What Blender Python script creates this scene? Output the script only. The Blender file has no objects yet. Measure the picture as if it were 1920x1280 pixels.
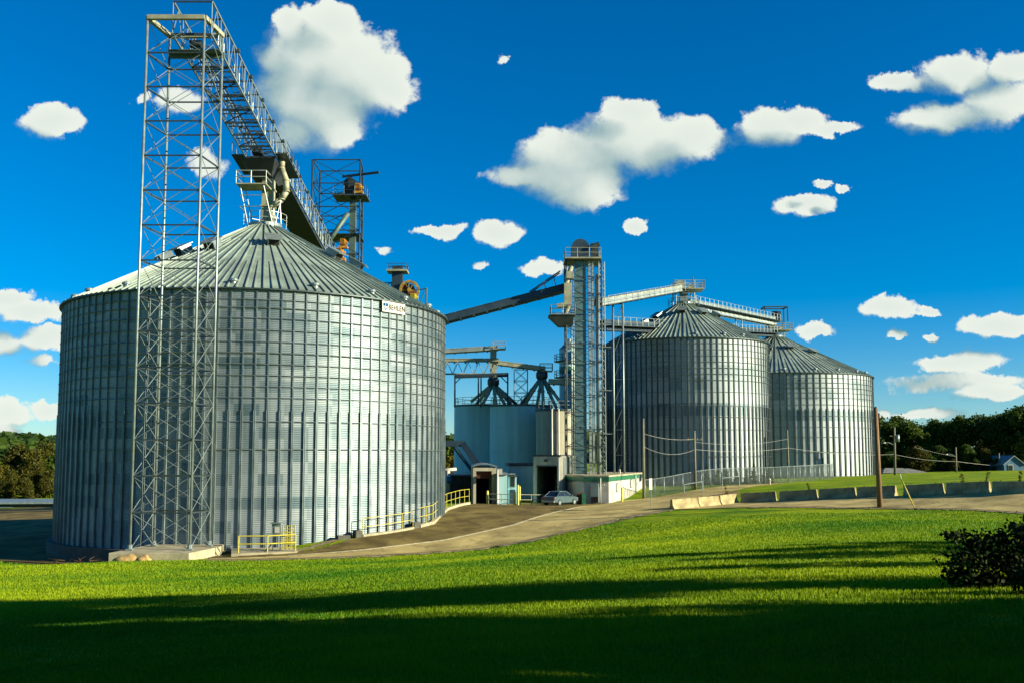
import bpy, bmesh, math, random
import numpy as np
from mathutils import Vector, Matrix
R = math.radians
random.seed(7)
rng = np.random.default_rng(11)
sc = bpy.context.scene
COL = sc.collection

# ------------------------------------------------------------------ camera
F, CX, CY, PITCH = 1800.0, 960.0, 701.0, R(4.9)
CAM = Vector((0, 0, 6.9))
cd = bpy.data.cameras.new('camera'); cam = bpy.data.objects.new('camera', cd); COL.objects.link(cam)
cam.location = CAM; cam.rotation_euler = (math.pi/2 + PITCH, 0, 0)
cd.sensor_width = 36; cd.lens = 36*F/1920; cd.shift_y = (CY-640)/1920
cd.clip_start = 0.1; cd.clip_end = 20000
sc.camera = cam
def ray(px, py):
    c, s = math.cos(PITCH), math.sin(PITCH); u = CY-py
    return Vector((px-CX, F*c-u*s, F*s+u*c))
def P(px, py, Y):
    d = ray(px, py); return CAM + d*(Y/d.y)

# ------------------------------------------------------------------ light
SUN_AZ, SUN_EL = R(-17), R(18)          # azimuth measured from +X
SUN = Vector((math.cos(SUN_AZ)*math.cos(SUN_EL), math.sin(SUN_AZ)*math.cos(SUN_EL), math.sin(SUN_EL)))
sl = bpy.data.lights.new('sun', 'SUN'); so = bpy.data.objects.new('sun', sl); COL.objects.link(so)
sl.energy = 5.0; sl.angle = R(0.5); sl.color = (1.0, 0.88, 0.64)
so.rotation_euler = SUN.to_track_quat('Z', 'Y').to_euler(); so.location = (60, -20, 60)

class NT:
    """small node-tree helper"""
    def __init__(s, nt): s.nt = nt
    def n(s, t, **kw):
        nd = s.nt.nodes.new(t)
        for k, v in kw.items():
            if k == 'i':
                for a, b in v.items():
                    if isinstance(b, bpy.types.NodeSocket): s.nt.links.new(b, nd.inputs[a])
                    else: nd.inputs[a].default_value = b
            else: setattr(nd, k, v)
        return nd
    def m(s, op, a, b=0.0, c=None, clamp=False):
        nd = s.nt.nodes.new('ShaderNodeMath'); nd.operation = op; nd.use_clamp = clamp
        for k, v in enumerate((a, b) if c is None else (a, b, c)):
            if isinstance(v, bpy.types.NodeSocket): s.nt.links.new(v, nd.inputs[k])
            else: nd.inputs[k].default_value = v
        return nd.outputs[0]
    def v(s, op, a, b=None, c=None):
        nd = s.nt.nodes.new('ShaderNodeVectorMath'); nd.operation = op
        for k, v in enumerate((a, b, c)):
            if v is None: continue
            if isinstance(v, bpy.types.NodeSocket): s.nt.links.new(v, nd.inputs[k])
            else: nd.inputs[k].default_value = v
        return nd.outputs['Value'] if op in ('DOT_PRODUCT', 'LENGTH') else nd.outputs[0]
    def mix(s, f, a, b):
        nd = s.nt.nodes.new('ShaderNodeMix'); nd.data_type = 'RGBA'
        for k, v in ((0, f), (6, a), (7, b)):
            if isinstance(v, bpy.types.NodeSocket): s.nt.links.new(v, nd.inputs[k])
            else: nd.inputs[k].default_value = v if k == 0 or len(v) == 4 else (*v, 1)
        return nd.outputs[2]
    def step(s, x, a, b):
        nd = s.nt.nodes.new('ShaderNodeMapRange'); nd.interpolation_type = 'SMOOTHSTEP'
        s.nt.links.new(x, nd.inputs[0]); nd.inputs[1].default_value = a; nd.inputs[2].default_value = b
        return nd.outputs[0]

SKY_STRENGTH = 0.057
EXPO = 1.3
w = bpy.data.worlds.new('World'); sc.world = w; w.use_nodes = True
w.node_tree.nodes.clear(); T = NT(w.node_tree)
sky = T.n('ShaderNodeTexSky', sky_type='NISHITA', sun_disc=False, sun_elevation=SUN_EL, sun_rotation=R(107),
          air_density=1.0, dust_density=0.0, ozone_density=3.0, altitude=300)
tint = T.n('ShaderNodeMix', data_type='RGBA', blend_type='MULTIPLY', i={0: 1.0, 6: sky.outputs[0], 7: (0.62, 0.83, 1.04, 1)})
hs = T.n('ShaderNodeHueSaturation', i={'Hue': 0.5, 'Saturation': 1.33, 'Value': 1.0, 'Color': tint.outputs[2]})
CLOUDS = [  # centre and radii of the puffs, given as the photograph's pixels and turned into directions below
 (585,105,70,70),(525,175,66,60,.25),(520,120,55,48,.2),(555,240,60,42,.2),(650,120,95,75),(700,150,75,65),(625,200,80,75),(560,165,75,80),(640,240,48,34),(728,165,45,38),(545,55,34,40),(580,105,85,75),(625,45,60,38),
 (1080,290,105,52),(1190,262,130,56),(1300,262,62,38),(1190,208,62,30),(985,332,80,24),(1085,362,70,30),(1045,330,95,42),(1115,335,62,48),
 (1435,238,62,36),(1490,222,62,28),(1565,236,50,15),
 (1800,138,75,40),(1690,156,58,20),(1870,190,70,46),(1780,220,85,28),(1905,130,45,34),
 (105,222,60,29),(335,190,55,34,.45),(385,310,62,26,.5),(262,186,22,14,.4),(1505,388,58,20),(1545,350,20,9),(1590,362,20,9),
 (925,440,48,21),(825,437,42,12),(902,497,22,9,.2),(720,467,22,9,.4),(1020,503,50,13,.3),(1200,424,21,12),
 (1668,580,46,21),(1735,588,24,9),(1862,612,66,24),(1530,627,40,13),(1800,683,85,19),(1790,718,125,16),(1865,738,70,14),(1690,632,12,6),(1740,634,14,6),
 (1745,776,60,11),(1662,770,22,8),(15,562,46,17),(60,585,58,18),(8,640,42,25),(90,632,48,24),(85,673,42,11,.3),(20,770,46,24,.2),(100,765,42,16,.15),(20,800,34,16),(950,122,18,9,.5)]
def gno(px, py):
    d = ray(px, py); return d.x/d.y, d.z/d.y
tc = T.n('ShaderNodeTexCoord'); sx = T.n('ShaderNodeSeparateXYZ', i={0: tc.outputs['Generated']})
ya = T.m('MAXIMUM', T.m('ABSOLUTE', sx.outputs[1]), 0.03)
g0 = T.n('ShaderNodeCombineXYZ', i={0: T.m('DIVIDE', sx.outputs[0], ya), 1: T.m('DIVIDE', sx.outputs[2], ya)}).outputs[0]
fg = bpy.data.node_groups.new('cloud_field', 'ShaderNodeTree')
fg.interface.new_socket('g', in_out='INPUT', socket_type='NodeSocketVector')
fg.interface.new_socket('crisp', in_out='INPUT', socket_type='NodeSocketFloat')
fg.interface.new_socket('f', in_out='OUTPUT', socket_type='NodeSocketFloat')
G_ = NT(fg); gi = G_.n('NodeGroupInput'); go = G_.n('NodeGroupOutput')
n1 = G_.n('ShaderNodeTexNoise', i={'Vector': gi.outputs[0], 'Scale': 26.0, 'Detail': 10.0, 'Roughness': 0.66})
wv = G_.v('MULTIPLY', G_.v('MULTIPLY_ADD', n1.outputs['Color'], (0.046, 0.036, 0), (-0.023, -0.018, 0)), G_.n('ShaderNodeCombineXYZ', i={0: gi.outputs[1], 1: gi.outputs[1]}).outputs[0])
n2 = G_.n('ShaderNodeTexNoise', i={'Vector': gi.outputs[0], 'Scale': 9.0, 'Detail': 3.0, 'Roughness': 0.5})
wv2 = G_.v('MULTIPLY_ADD', n2.outputs['Color'], (0.05, 0.03, 0), (-0.025, -0.015, 0))
gp = G_.v('ADD', gi.outputs[0], G_.v('ADD', wv, wv2))
acc = None
for (px, py, rx, ry, *weak) in CLOUDS:
    gx, gy = gno(px, py); ax, ay = rx*1.16/1790, ry*1.16/1790
    q = G_.v('MULTIPLY_ADD', gp, (1/ax, 1/ay, 0), (-gx/ax, -gy/ay, 0))
    d = G_.v('DOT_PRODUCT', q, q)
    if weak: d = G_.m('ADD', d, weak[0])
    acc = d if acc is None else G_.m('SMOOTH_MIN', acc, d, 0.35)
fld = G_.m('SUBTRACT', 1.0, acc)
fld = G_.m('MAXIMUM', fld, -2.0)
n3 = G_.n('ShaderNodeTexNoise', i={'Vector': gi.outputs[0], 'Scale': 30.0, 'Detail': 10.0, 'Roughness': 0.62})
edge = G_.m('MULTIPLY_ADD', G_.step(fld, 0.0, 0.9), -1.2, 1.75)
fld = G_.m('ADD', fld, G_.m('MULTIPLY', gi.outputs[1], G_.m('MULTIPLY', G_.m('MULTIPLY_ADD', n3.outputs['Fac'], 1.0, -0.5), edge)))
fg.links.new(fld, go.inputs[0])
def field(vec, crisp):
    nd = T.nt.nodes.new('ShaderNodeGroup'); nd.node_tree = fg; T.nt.links.new(vec, nd.inputs[0]); nd.inputs[1].default_value = crisp; return nd.outputs[0]
fa = field(g0, 1.0); fs_ = field(g0, 0.5); fb = field(T.v('ADD', g0, (0.030, 0.022, 0)), 0.5)
lit = T.step(T.m('SUBTRACT', fs_, fb), -0.85, 0.65)
sh_ = T.m('SUBTRACT', 1.0, lit)
dens = T.m('MULTIPLY', T.step(T.m('DIVIDE', T.m('ADD', fa, T.m('MULTIPLY_ADD', sh_, 0.22, 0.03)), T.m('MULTIPLY_ADD', sh_, 1.0, 0.42)), 0.0, 1.0), 0.98)
thick = T.step(fs_, 0.2, 1.2)
lit = T.m('SUBTRACT', lit, T.m('MULTIPLY', thick, 0.12))
k = 1/SKY_STRENGTH/2**EXPO
ccol = T.mix(lit, (0.19*k, 0.37*k, 0.41*k), (0.86*k, 0.91*k, 0.82*k))  # cloud light and shade put in as colours, brighter toward the sun
final = T.mix(dens, hs.outputs[0], ccol)
bg = T.n('ShaderNodeBackground', i={'Color': final, 'Strength': SKY_STRENGTH})
wo = T.n('ShaderNodeOutputWorld', i={0: bg.outputs[0]})
w.cycles.sampling_method = 'MANUAL'; w.cycles.sample_map_resolution = 512

sc.view_settings.view_transform = 'Standard'; sc.view_settings.look = 'None'
sc.view_settings.exposure = EXPO; sc.view_settings.gamma = 1.0
sc.render.engine = 'CYCLES'
cy = sc.cycles
cy.use_denoising = True
cy.max_bounces = 6; cy.diffuse_bounces = 3; cy.glossy_bounces = 3; cy.transmission_bounces = 4; cy.transparent_max_bounces = 8
cy.caustics_reflective = False; cy.caustics_refractive = False
cy.sample_clamp_indirect = 4.0
try: cy.denoiser = 'OPENIMAGEDENOISE'
except Exception: pass

# ------------------------------------------------------------------ materials
M = {}
KA = 0.76          # all base colours below are scaled together
def mat(name, col, rough=0.6, metal=0.0, var=0.12, scale=2.0, bump=0.0, bscale=30.0, col2=None, stretch=(1, 1, 1), spec=0.5, crack=0.0):
    col = tuple(c*KA for c in col)
    m = bpy.data.materials.new(name); m.use_nodes = True; m.node_tree.nodes.clear(); t = NT(m.node_tree)
    tcn = t.n('ShaderNodeTexCoord'); v = t.v('MULTIPLY', tcn.outputs['Object'], stretch)
    nz = t.n('ShaderNodeTexNoise', i={'Vector': v, 'Scale': scale, 'Detail': 6.0, 'Roughness': 0.6})
    c2 = col2 or tuple(min(1, c*(1-2*var)) for c in col); c1 = col if col2 else tuple(min(1, c*(1+var)) for c in col)
    cc = t.mix(t.step(nz.outputs['Fac'], 0.3, 0.7), c2, c1)
    if crack:
        wob = t.n('ShaderNodeTexNoise', i={'Vector': tcn.outputs['Object'], 'Scale': 1.3, 'Detail': 4.0})
        vo = t.n('ShaderNodeTexVoronoi', feature='DISTANCE_TO_EDGE', i={'Vector': t.v('ADD', tcn.outputs['Object'], t.v('MULTIPLY', wob.outputs['Color'], (1.4, 1.4, 0))), 'Scale': crack})
        pt = t.n('ShaderNodeTexNoise', i={'Vector': tcn.outputs['Object'], 'Scale': 0.13, 'Detail': 3.0})
        fine = t.n('ShaderNodeTexNoise', i={'Vector': tcn.outputs['Object'], 'Scale': 6.0, 'Detail': 6.0, 'Roughness': 0.7})
        cc = t.mix(t.m('MULTIPLY', t.m('SUBTRACT', 1.0, t.step(vo.outputs['Distance'], 0.004, 0.02)), 0.55), cc, tuple(c*.3 for c in col))
        cc = t.mix(t.m('MULTIPLY', t.step(pt.outputs['Fac'], 0.5, 0.62), 0.35), cc, tuple(c*.55 for c in col))
        cc = t.mix(t.m('MULTIPLY', t.step(fine.outputs['Fac'], 0.5, 0.75), 0.35), cc, tuple(min(1, c*1.5) for c in col))
    b = t.n('ShaderNodeBsdfPrincipled', i={'Base Color': cc, 'Metallic': metal, 'Specular IOR Level': spec,
            'Roughness': t.m('MULTIPLY_ADD', nz.outputs['Fac'], 0.25, rough-0.12, clamp=True)})
    if bump:
        nb = t.n('ShaderNodeTexNoise', i={'Vector': tcn.outputs['Object'], 'Scale': bscale, 'Detail': 5.0})
        bp = t.n('ShaderNodeBump', i={'Strength': bump, 'Distance': 0.05, 'Height': nb.outputs['Fac']})
        t.nt.links.new(bp.outputs[0], b.inputs['Normal'])
    t.n('ShaderNodeOutputMaterial', i={0: b.outputs[0]})
    M[name] = m; return m

def silo_mat(name, nang, hring, z0, wring=0.26):
    """galvanised sheets: every sheet has its own tone, faint streaks run down"""
    m = bpy.data.materials.new(name); m.use_nodes = True; m.node_tree.nodes.clear(); t = NT(m.node_tree)
    tcn = t.n('ShaderNodeTexCoord'); s = t.n('ShaderNodeSeparateXYZ', i={0: tcn.outputs['Object']})
    ang = t.m('ARCTAN2', s.outputs[1], s.outputs[0])
    ia = t.m('FLOOR', t.m('MULTIPLY', ang, nang/(2*math.pi)))
    ih = t.m('FLOOR', t.m('DIVIDE', t.m('SUBTRACT', s.outputs[2], z0), hring))
    wn = t.n('ShaderNodeTexWhiteNoise', noise_dimensions='2D', i={'Vector': t.n('ShaderNodeCombineXYZ', i={0: ia, 1: ih}).outputs[0]})
    wr = t.n('ShaderNodeTexWhiteNoise', noise_dimensions='1D', i={'W': t.m('ADD', ih, 0.37)})
    st = t.n('ShaderNodeTexNoise', i={'Vector': t.v('MULTIPLY', tcn.outputs['Object'], (2.2, 2.2, 0.12)), 'Scale': 1.0, 'Detail': 6.0, 'Roughness': 0.65})
    bl = t.n('ShaderNodeTexNoise', i={'Vector': tcn.outputs['Object'], 'Scale': 0.35, 'Detail': 4.0})
    f = t.m('ADD', t.m('MULTIPLY', wn.outputs[0], 0.26), t.m('MULTIPLY', wr.outputs[0], wring))
    f = t.m('ADD', f, t.m('MULTIPLY', st.outputs['Fac'], 0.35)); f = t.m('ADD', f, t.m('MULTIPLY', bl.outputs['Fac'], 0.3))
    c = t.mix(t.step(f, 0.2, 0.8), (0.100, 0.165, 0.185), (0.335, 0.390, 0.400))
    b = t.n('ShaderNodeBsdfPrincipled', i={'Base Color': c, 'Metallic': 0.82,
         'Roughness': t.m('MULTIPLY_ADD', f, 0.2, 0.455)})
    t.n('ShaderNodeOutputMaterial', i={0: b.outputs[0]})
    M[name] = m; return m

def leaf_mat(name, a, b_, trans=0.35, spec=0.2):
    a = tuple(c*KA for c in a); b_ = tuple(c*KA for c in b_)
    m = bpy.data.materials.new(name); m.use_nodes = True; m.node_tree.nodes.clear(); t = NT(m.node_tree)
    at = t.n('ShaderNodeAttribute', attribute_name='tint')
    c = t.mix(at.outputs['Fac'], a, b_)
    d = t.n('ShaderNodeBsdfPrincipled', i={'Base Color': c, 'Roughness': 0.65, 'Specular IOR Level': spec})
    tr = t.n('ShaderNodeBsdfTranslucent', i={'Color': c})
    mx = t.n('ShaderNodeMixShader', i={0: trans, 1: d.outputs[0], 2: tr.outputs[0]})
    t.n('ShaderNodeOutputMaterial', i={0: mx.outputs[0]})
    M[name] = m; return m

mat('galv', (0.30, 0.38, 0.37), 0.45, 0.5, 0.12, 1.5)
mat('galv_dark', (0.07, 0.10, 0.105), 0.5, 0.6, 0.15, 1.5)
mat('galv_rib', (0.40, 0.43, 0.43), 0.45, 0.75, 0.1, 1.5)
mat('galv_green', (0.10, 0.17, 0.14), 0.55, 0.3, 0.15, 1.0)
mat('ring_steel', (0.20, 0.27, 0.28), 0.5, 0.5)
mat('post_dark', (0.085, 0.12, 0.12), 0.5, 0.5)
mat('galv_post', (0.25, 0.33, 0.335), 0.45, 0.6, 0.15, 0.8)
mat('roof_sheet', (0.29, 0.38, 0.32), 0.5, 0.12, 0.14, 0.5)
mat('steel_light', (0.38, 0.45, 0.42), 0.45, 0.35, 0.12, 1.0)
mat('steel_cream', (0.40, 0.41, 0.27), 0.55, 0.1, 0.15, 1.0)
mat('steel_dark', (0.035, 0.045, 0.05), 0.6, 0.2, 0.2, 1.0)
mat('steel_blue', (0.025, 0.06, 0.09), 0.55, 0.3, 0.15, 1.0)
mat('tower_teal', (0.12, 0.23, 0.24), 0.45, 0.4, 0.12, 1.0)
mat('ochre_paint', (0.42, 0.27, 0.03), 0.6, 0.0, 0.3, 3.0)
mat('orange_paint', (0.55, 0.27, 0.03), 0.5, 0.0, 0.2, 2.0)
mat('yellow_paint', (0.62, 0.56, 0.05), 0.5, 0.0, 0.15, 3.0)
mat('white_paint', (0.62, 0.62, 0.54), 0.5, 0.0, 0.10, 0.7)
mat('tank_shade_blue', (0.44, 0.76, 0.78), 0.55, 0.0, 0.09, 0.9, stretch=(1, 1, 0.10))  # sky blue on the shaded white bins is put into this colour
mat('tank_cream', (0.52, 0.51, 0.37), 0.6, 0.0, 0.18, 1.1, stretch=(1, 1, 0.09))
mat('green_trim', (0.02, 0.17, 0.08), 0.5, 0.0, 0.15, 2.0)
mat('roof_dark', (0.05, 0.06, 0.055), 0.7, 0.0, 0.2, 1.0)
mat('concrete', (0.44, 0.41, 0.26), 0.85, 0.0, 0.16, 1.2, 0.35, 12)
mat('concrete_shade', (0.10, 0.105, 0.08), 0.9, 0.0, 0.2, 1.2, 0.35, 12)  # shade at the silo foundation is put into this darker concrete
mat('barrier_concrete', (0.43, 0.37, 0.19), 0.9, 0.0, 0.22, 1.6, 0.4, 14, spec=0.1)
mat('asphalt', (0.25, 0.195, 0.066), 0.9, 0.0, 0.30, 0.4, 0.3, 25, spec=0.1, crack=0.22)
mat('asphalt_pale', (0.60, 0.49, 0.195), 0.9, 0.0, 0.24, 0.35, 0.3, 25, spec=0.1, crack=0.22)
mat('gravel', (0.34, 0.27, 0.13), 0.95, 0.0, 0.3, 3.0, 0.6, 20)
mat('line_paint', (0.85, 0.76, 0.44), 0.8, 0.0, 0.2, 3.0)
mat('wood_pole', (0.26, 0.15, 0.06), 0.85, 0.0, 0.25, 3.0, 0.3, 20, stretch=(4, 4, 0.4))
mat('wood_grey', (0.20, 0.20, 0.13), 0.85, 0.0, 0.25, 3.0, 0.3, 20, stretch=(4, 4, 0.4))
mat('wood_brown', (0.10, 0.055, 0.025), 0.85, 0.0, 0.25, 3.0, 0.3, 20)
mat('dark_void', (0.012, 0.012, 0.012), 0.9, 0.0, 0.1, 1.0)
mat('glass_dark', (0.02, 0.03, 0.035), 0.12, 0.0, 0.1, 1.0)
mat('rubber', (0.02, 0.02, 0.02), 0.8, 0.0, 0.1, 3.0)
mat('car_paint', (0.09, 0.15, 0.16), 0.3, 0.2, 0.04, 1.0)
mat('rust', (0.16, 0.05, 0.025), 0.8, 0.1, 0.2, 3.0)
mat('rock', (0.50, 0.34, 0.12), 0.9, 0.0, 0.2, 3.0, 0.5, 10)
mat('bark', (0.07, 0.05, 0.03), 0.9, 0.0, 0.25, 3.0, 0.5, 12)
mat('blue_wall', (0.05, 0.17, 0.27), 0.7, 0.0, 0.12, 1.0)
mat('shingle', (0.22, 0.24, 0.22), 0.8, 0.0, 0.2, 2.0)
mat('sign_blue', (0.01, 0.09, 0.22), 0.8, spec=0.0); mat('sign_ink', (0.008, 0.010, 0.014), 0.9, spec=0.0)
mat('red_paint', (0.40, 0.06, 0.03), 0.5); mat('blue_drum', (0.02, 0.14, 0.34), 0.5)
mat('wire', (0.45, 0.46, 0.42), 0.5, 0.4)
leaf_mat('leaf_dark', (0.016, 0.048, 0.007), (0.080, 0.140, 0.012))
leaf_mat('leaf_mid', (0.025, 0.066, 0.006), (0.12, 0.18, 0.013))
leaf_mat('leaf_autumn', (0.030, 0.046, 0.006), (0.145, 0.135, 0.014))
leaf_mat('leaf_yellow', (0.07, 0.08, 0.008), (0.24, 0.20, 0.02))
leaf_mat('leaf_bush', (0.004, 0.012, 0.003), (0.028, 0.050, 0.012), 0.12, spec=0.06)
leaf_mat('blade', (0.034, 0.180, 0.002), (0.345, 0.465, 0.003), 0.35)
silo_mat('silo_sheet', 57, 0.83, 0.35, 0.12)
silo_mat('silo_sheet_b', 46, 1.66, 3.6, 0.34)
silo_mat('silo_sheet_c', 57, 1.66, 3.8, 0.34)

def ground_mat():
    m = bpy.data.materials.new('lawn'); m.use_nodes = True; m.node_tree.nodes.clear(); t = NT(m.node_tree)
    tcn = t.n('ShaderNodeTexCoord'); o = tcn.outputs['Object']
    a = t.n('ShaderNodeTexNoise', i={'Vector': o, 'Scale': 0.22, 'Detail': 6.0, 'Roughness': 0.62})
    b = t.n('ShaderNodeTexNoise', i={'Vector': t.v('MULTIPLY', o, (0.25, 1.1, 1)), 'Scale': 0.9, 'Detail': 5.0})
    c = t.n('ShaderNodeTexNoise', i={'Vector': o, 'Scale': 9.0, 'Detail': 6.0, 'Roughness': 0.7})
    f = t.m('ADD', t.m('MULTIPLY', a.outputs['Fac'], 0.5), t.m('ADD', t.m('MULTIPLY', b.outputs['Fac'], 0.25), t.m('MULTIPLY', c.outputs['Fac'], 0.25)))
    col = t.mix(t.step(f, 0.36, 0.64), (0.05, 0.16, 0.002), (0.29, 0.36, 0.003))
    bp = t.n('ShaderNodeBump', i={'Strength': 0.7, 'Distance': 0.08, 'Height': c.outputs['Fac']})
    d = t.n('ShaderNodeBsdfPrincipled', i={'Base Color': col, 'Roughness': 0.9, 'Specular IOR Level': 0.1, 'Normal': bp.outputs[0]})
    t.n('ShaderNodeOutputMaterial', i={0: d.outputs[0]}); M['lawn'] = m
ground_mat()

# ------------------------------------------------------------------ mesh helpers
class MB:
    def __init__(s): s.v = []; s.f = []
    def add(s, vs, fs):
        o = len(s.v); s.v += [Vector(a) for a in vs]; s.f += [tuple(o+i for i in q) for q in fs]; return s
    def box(s, c, d, rz=0.0, ax=None):
        c = Vector(c); hx, hy, hz = d[0]/2, d[1]/2, d[2]/2
        m = ax if ax else Matrix.Rotation(rz, 3, 'Z')
        vs = [c + m @ Vector((x, y, z)) for z in (-hz, hz) for x, y in ((-hx, -hy), (hx, -hy), (hx, hy), (-hx, hy))]
        return s.add(vs, [(3, 2, 1, 0), (4, 5, 6, 7), (0, 1, 5, 4), (1, 2, 6, 5), (2, 3, 7, 6), (3, 0, 4, 7)])
    def beam(s, p, q, wd, ht=None, up=(0, 0, 1)):
        p, q = Vector(p), Vector(q); ht = ht or wd; t = (q-p)
        if t.length < 1e-6: return s
        ln = t.length; t.normalize(); up = Vector(up)
        sd = t.cross(up)
        if sd.length < 1e-4: sd = t.cross(Vector((0, 1, 0)))
        sd.normalize(); n = sd.cross(t)
        return s.box((p+q)/2, (ln, wd, ht), ax=Matrix((t, sd, n)).transposed())
    def tube(s, p, q, r, n=8, r2=None, cap=True):
        p, q = Vector(p), Vector(q); r2 = r if r2 is None else r2; t = (q-p)
        if t.length < 1e-6: return s
        t.normalize(); a = t.orthogonal().normalized(); b = t.cross(a)
        vs = []
        for c, rr in ((p, r), (q, r2)):
            for k in range(n):
                an = 2*math.pi*k/n; vs.append(c + (a*math.cos(an)+b*math.sin(an))*rr)
        fs = [(k, (k+1) % n, n+(k+1) % n, n+k) for k in range(n)]
        if cap: fs += [tuple(range(n-1, -1, -1)), tuple(range(n, 2*n))]
        return s.add(vs, fs)
    def path(s, pts, r, n=6):
        for a, b in zip(pts[:-1], pts[1:]): s.tube(a, b, r, n)
        return s
    def lathe(s, c, prof, n=48, a0=0.0, a1=2*math.pi):
        c = Vector(c); full = abs(a1-a0-2*math.pi) < 1e-6; m = n if full else n+1
        vs = [c + Vector((r*math.cos(a0+(a1-a0)*k/n), r*math.sin(a0+(a1-a0)*k/n), z)) for r, z in prof for k in range(m)]
        fs = []
        for j in range(len(prof)-1):
            for k in range(n):
                k2 = (k+1) % m; fs.append((j*m+k, j*m+k2, (j+1)*m+k2, (j+1)*m+k))
        return s.add(vs, fs)
    def prism(s, pts, z0, z1):
        n = len(pts); g0 = z0 if callable(z0) else (lambda x, y: z0)
        vs = [(x, y, g0(x, y)) for x, y in pts]+[(x, y, z1) for x, y in pts]
        ar = sum(pts[i][0]*pts[(i+1) % n][1]-pts[(i+1) % n][0]*pts[i][1] for i in range(n))
        fs = [tuple(range(n-1, -1, -1)), tuple(range(n, 2*n))]+[(i, (i+1) % n, n+(i+1) % n, n+i) for i in range(n)]
        if ar < 0: fs = [tuple(reversed(q)) for q in fs]
        return s.add(vs, fs)
    def build(s, name, m, parent=None, smooth=False, base=None):
        me = bpy.data.meshes.new(name)
        o = bpy.data.objects.new(name, me); COL.objects.link(o)
        if parent is not None:
            o.parent = parent; off = woff(parent)
        else:
            off = Vector(base) if base is not None else Vector((0, 0, 0)); o.location = off
        me.from_pydata([tuple(a-off) for a in s.v], [], s.f)
        me.materials.append(M[m]); me.update()
        if smooth: me.polygons.foreach_set('use_smooth', [True]*len(me.polygons))
        return o
def woff(o):
    v = Vector((0, 0, 0))
    while o is not None: v += o.location; o = o.parent
    return v
def npmesh(name, V, Fq, m, parent=None, smooth=False, base=(0, 0, 0), tint=None):
    V = np.asarray(V, dtype=np.float32); Fq = np.asarray(Fq, dtype=np.int32); k = Fq.shape[1]
    me = bpy.data.meshes.new(name); o = bpy.data.objects.new(name, me); COL.objects.link(o)
    off = woff(parent) if parent is not None else Vector(base)
    if parent is not None: o.parent = parent
    else: o.location = off
    V = V - np.array(off, dtype=np.float32)
    me.vertices.add(len(V)); me.vertices.foreach_set('co', V.ravel())
    me.loops.add(Fq.size); me.loops.foreach_set('vertex_index', Fq.ravel())
    me.polygons.add(len(Fq)); me.polygons.foreach_set('loop_start', np.arange(len(Fq), dtype=np.int32)*k)
    try: me.polygons.foreach_set('loop_total', np.full(len(Fq), k, dtype=np.int32))
    except Exception: pass
    if tint is not None:
        a = me.attributes.new('tint', 'FLOAT', 'POINT'); a.data.foreach_set('value', np.asarray(tint, dtype=np.float32))
    me.materials.append(M[m]); me.update(calc_edges=True); me.validate()
    if smooth: me.polygons.foreach_set('use_smooth', np.ones(len(me.polygons), dtype=bool))
    return o
def tag(o, label, cat, group=None, kind=None):
    if label: o['label'] = label
    if cat: o['category'] = cat
    if group: o['group'] = group
    if kind: o['kind'] = kind
    return o
def thing(name, loc, label, cat, group=None):
    o = bpy.data.objects.new(name, None); COL.objects.link(o); o.location = loc; o.empty_display_size = 0.5
    return tag(o, label, cat, group)
def structure(o): o['kind'] = 'structure'; return o
def copy_tree(o, parent=None):
    c = o.copy(); COL.objects.link(c)
    if parent is not None: c.parent = parent
    for ch in list(o.children): copy_tree(ch, c)
    return c
def text_mesh(txt, size, depth):
    cu = bpy.data.curves.new('lettering', 'FONT'); cu.body = txt; cu.size = size; cu.extrude = depth; cu.align_x = 'LEFT'; cu.offset = size*0.004; cu.space_character = 1.12
    ob = bpy.data.objects.new('lettering', cu); COL.objects.link(ob)
    me = bpy.data.meshes.new_from_object(ob.evaluated_get(bpy.context.evaluated_depsgraph_get()))
    bpy.data.objects.remove(ob); return me

# ------------------------------------------------------------------ terrain
CTRL = [(0,0,5.2),(-15,0,5.2),(16,0,5.2),(0,-30,5.4),(-30,-30,5.3),(35,-30,5.5),(40,5,5.3),(-10,20,3.5),(-20,40,1.85),(-30,60,.2),(-45,60,.1),(-12,40,1.95),
 (0,20,4.15),(0,40,2.8),(4,30,3.85),(8,17,4.7),(5,40,3.2),(9,26,4.35),(15,30,4.3),(20,50,3.65),(30,40,3.95),(-40,30,2.2),(-60,60,-.2),(14,60,2.75),(5,55,2.0),(-33,68,-.7),(-29,66.3,-.6),(-39,76,-.7),(-50,85,-.8),(-44,68,-.7)]
for px, py, Y in [(0,1052,61),(200,1053,61),(420,1048,62),(540,1045,63),(700,1039,64.5),(900,1026,66.5),(1000,1008,69),(1100,985,73),(1180,966,77),(1250,956,80),(1380,944,86),(1450,942,84),
      (1530,939,80),(1640,936,76),(1770,932,72),(1900,929,68),(1450,949,76),(1650,953,70),(1920,964,61),(560,1034,66.5),(640,1012,70),(680,1001,73),(760,978,80),(880,946,95),(960,946,101),(1040,946,103),
      (1140,943,104),(1200,936,107),(1205,931,114),(1300,913,118),(1440,907,122),(1600,893,148),(1800,887,130),(1920,886,115),(1500,900,135),
      (0,1012,84),(0,985,105),(0,948,150),(-200,948,150),(1700,886,180),(1700,918,82),(1900,906,76),(1560,922,88),(900,915,130),(1050,910,130),(400,940,130),(700,925,150)]:
    p = P(px, py, Y); CTRL.append((p.x, p.y, p.z))
C_ = np.array(CTRL)
def _phi(r2): return np.where(r2 > 1e-9, 0.5*r2*np.log(r2+1e-12), 0)
n_ = len(C_); K = _phi(((C_[:, None, :2]-C_[None, :, :2])**2).sum(-1)) + np.eye(n_)*2.0
A_ = np.zeros((n_+3, n_+3)); A_[:n_, :n_] = K; A_[:n_, n_] = 1; A_[:n_, n_+1:] = C_[:, :2]; A_[n_, :n_] = 1; A_[n_+1:, :n_] = C_[:, :2].T
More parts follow.
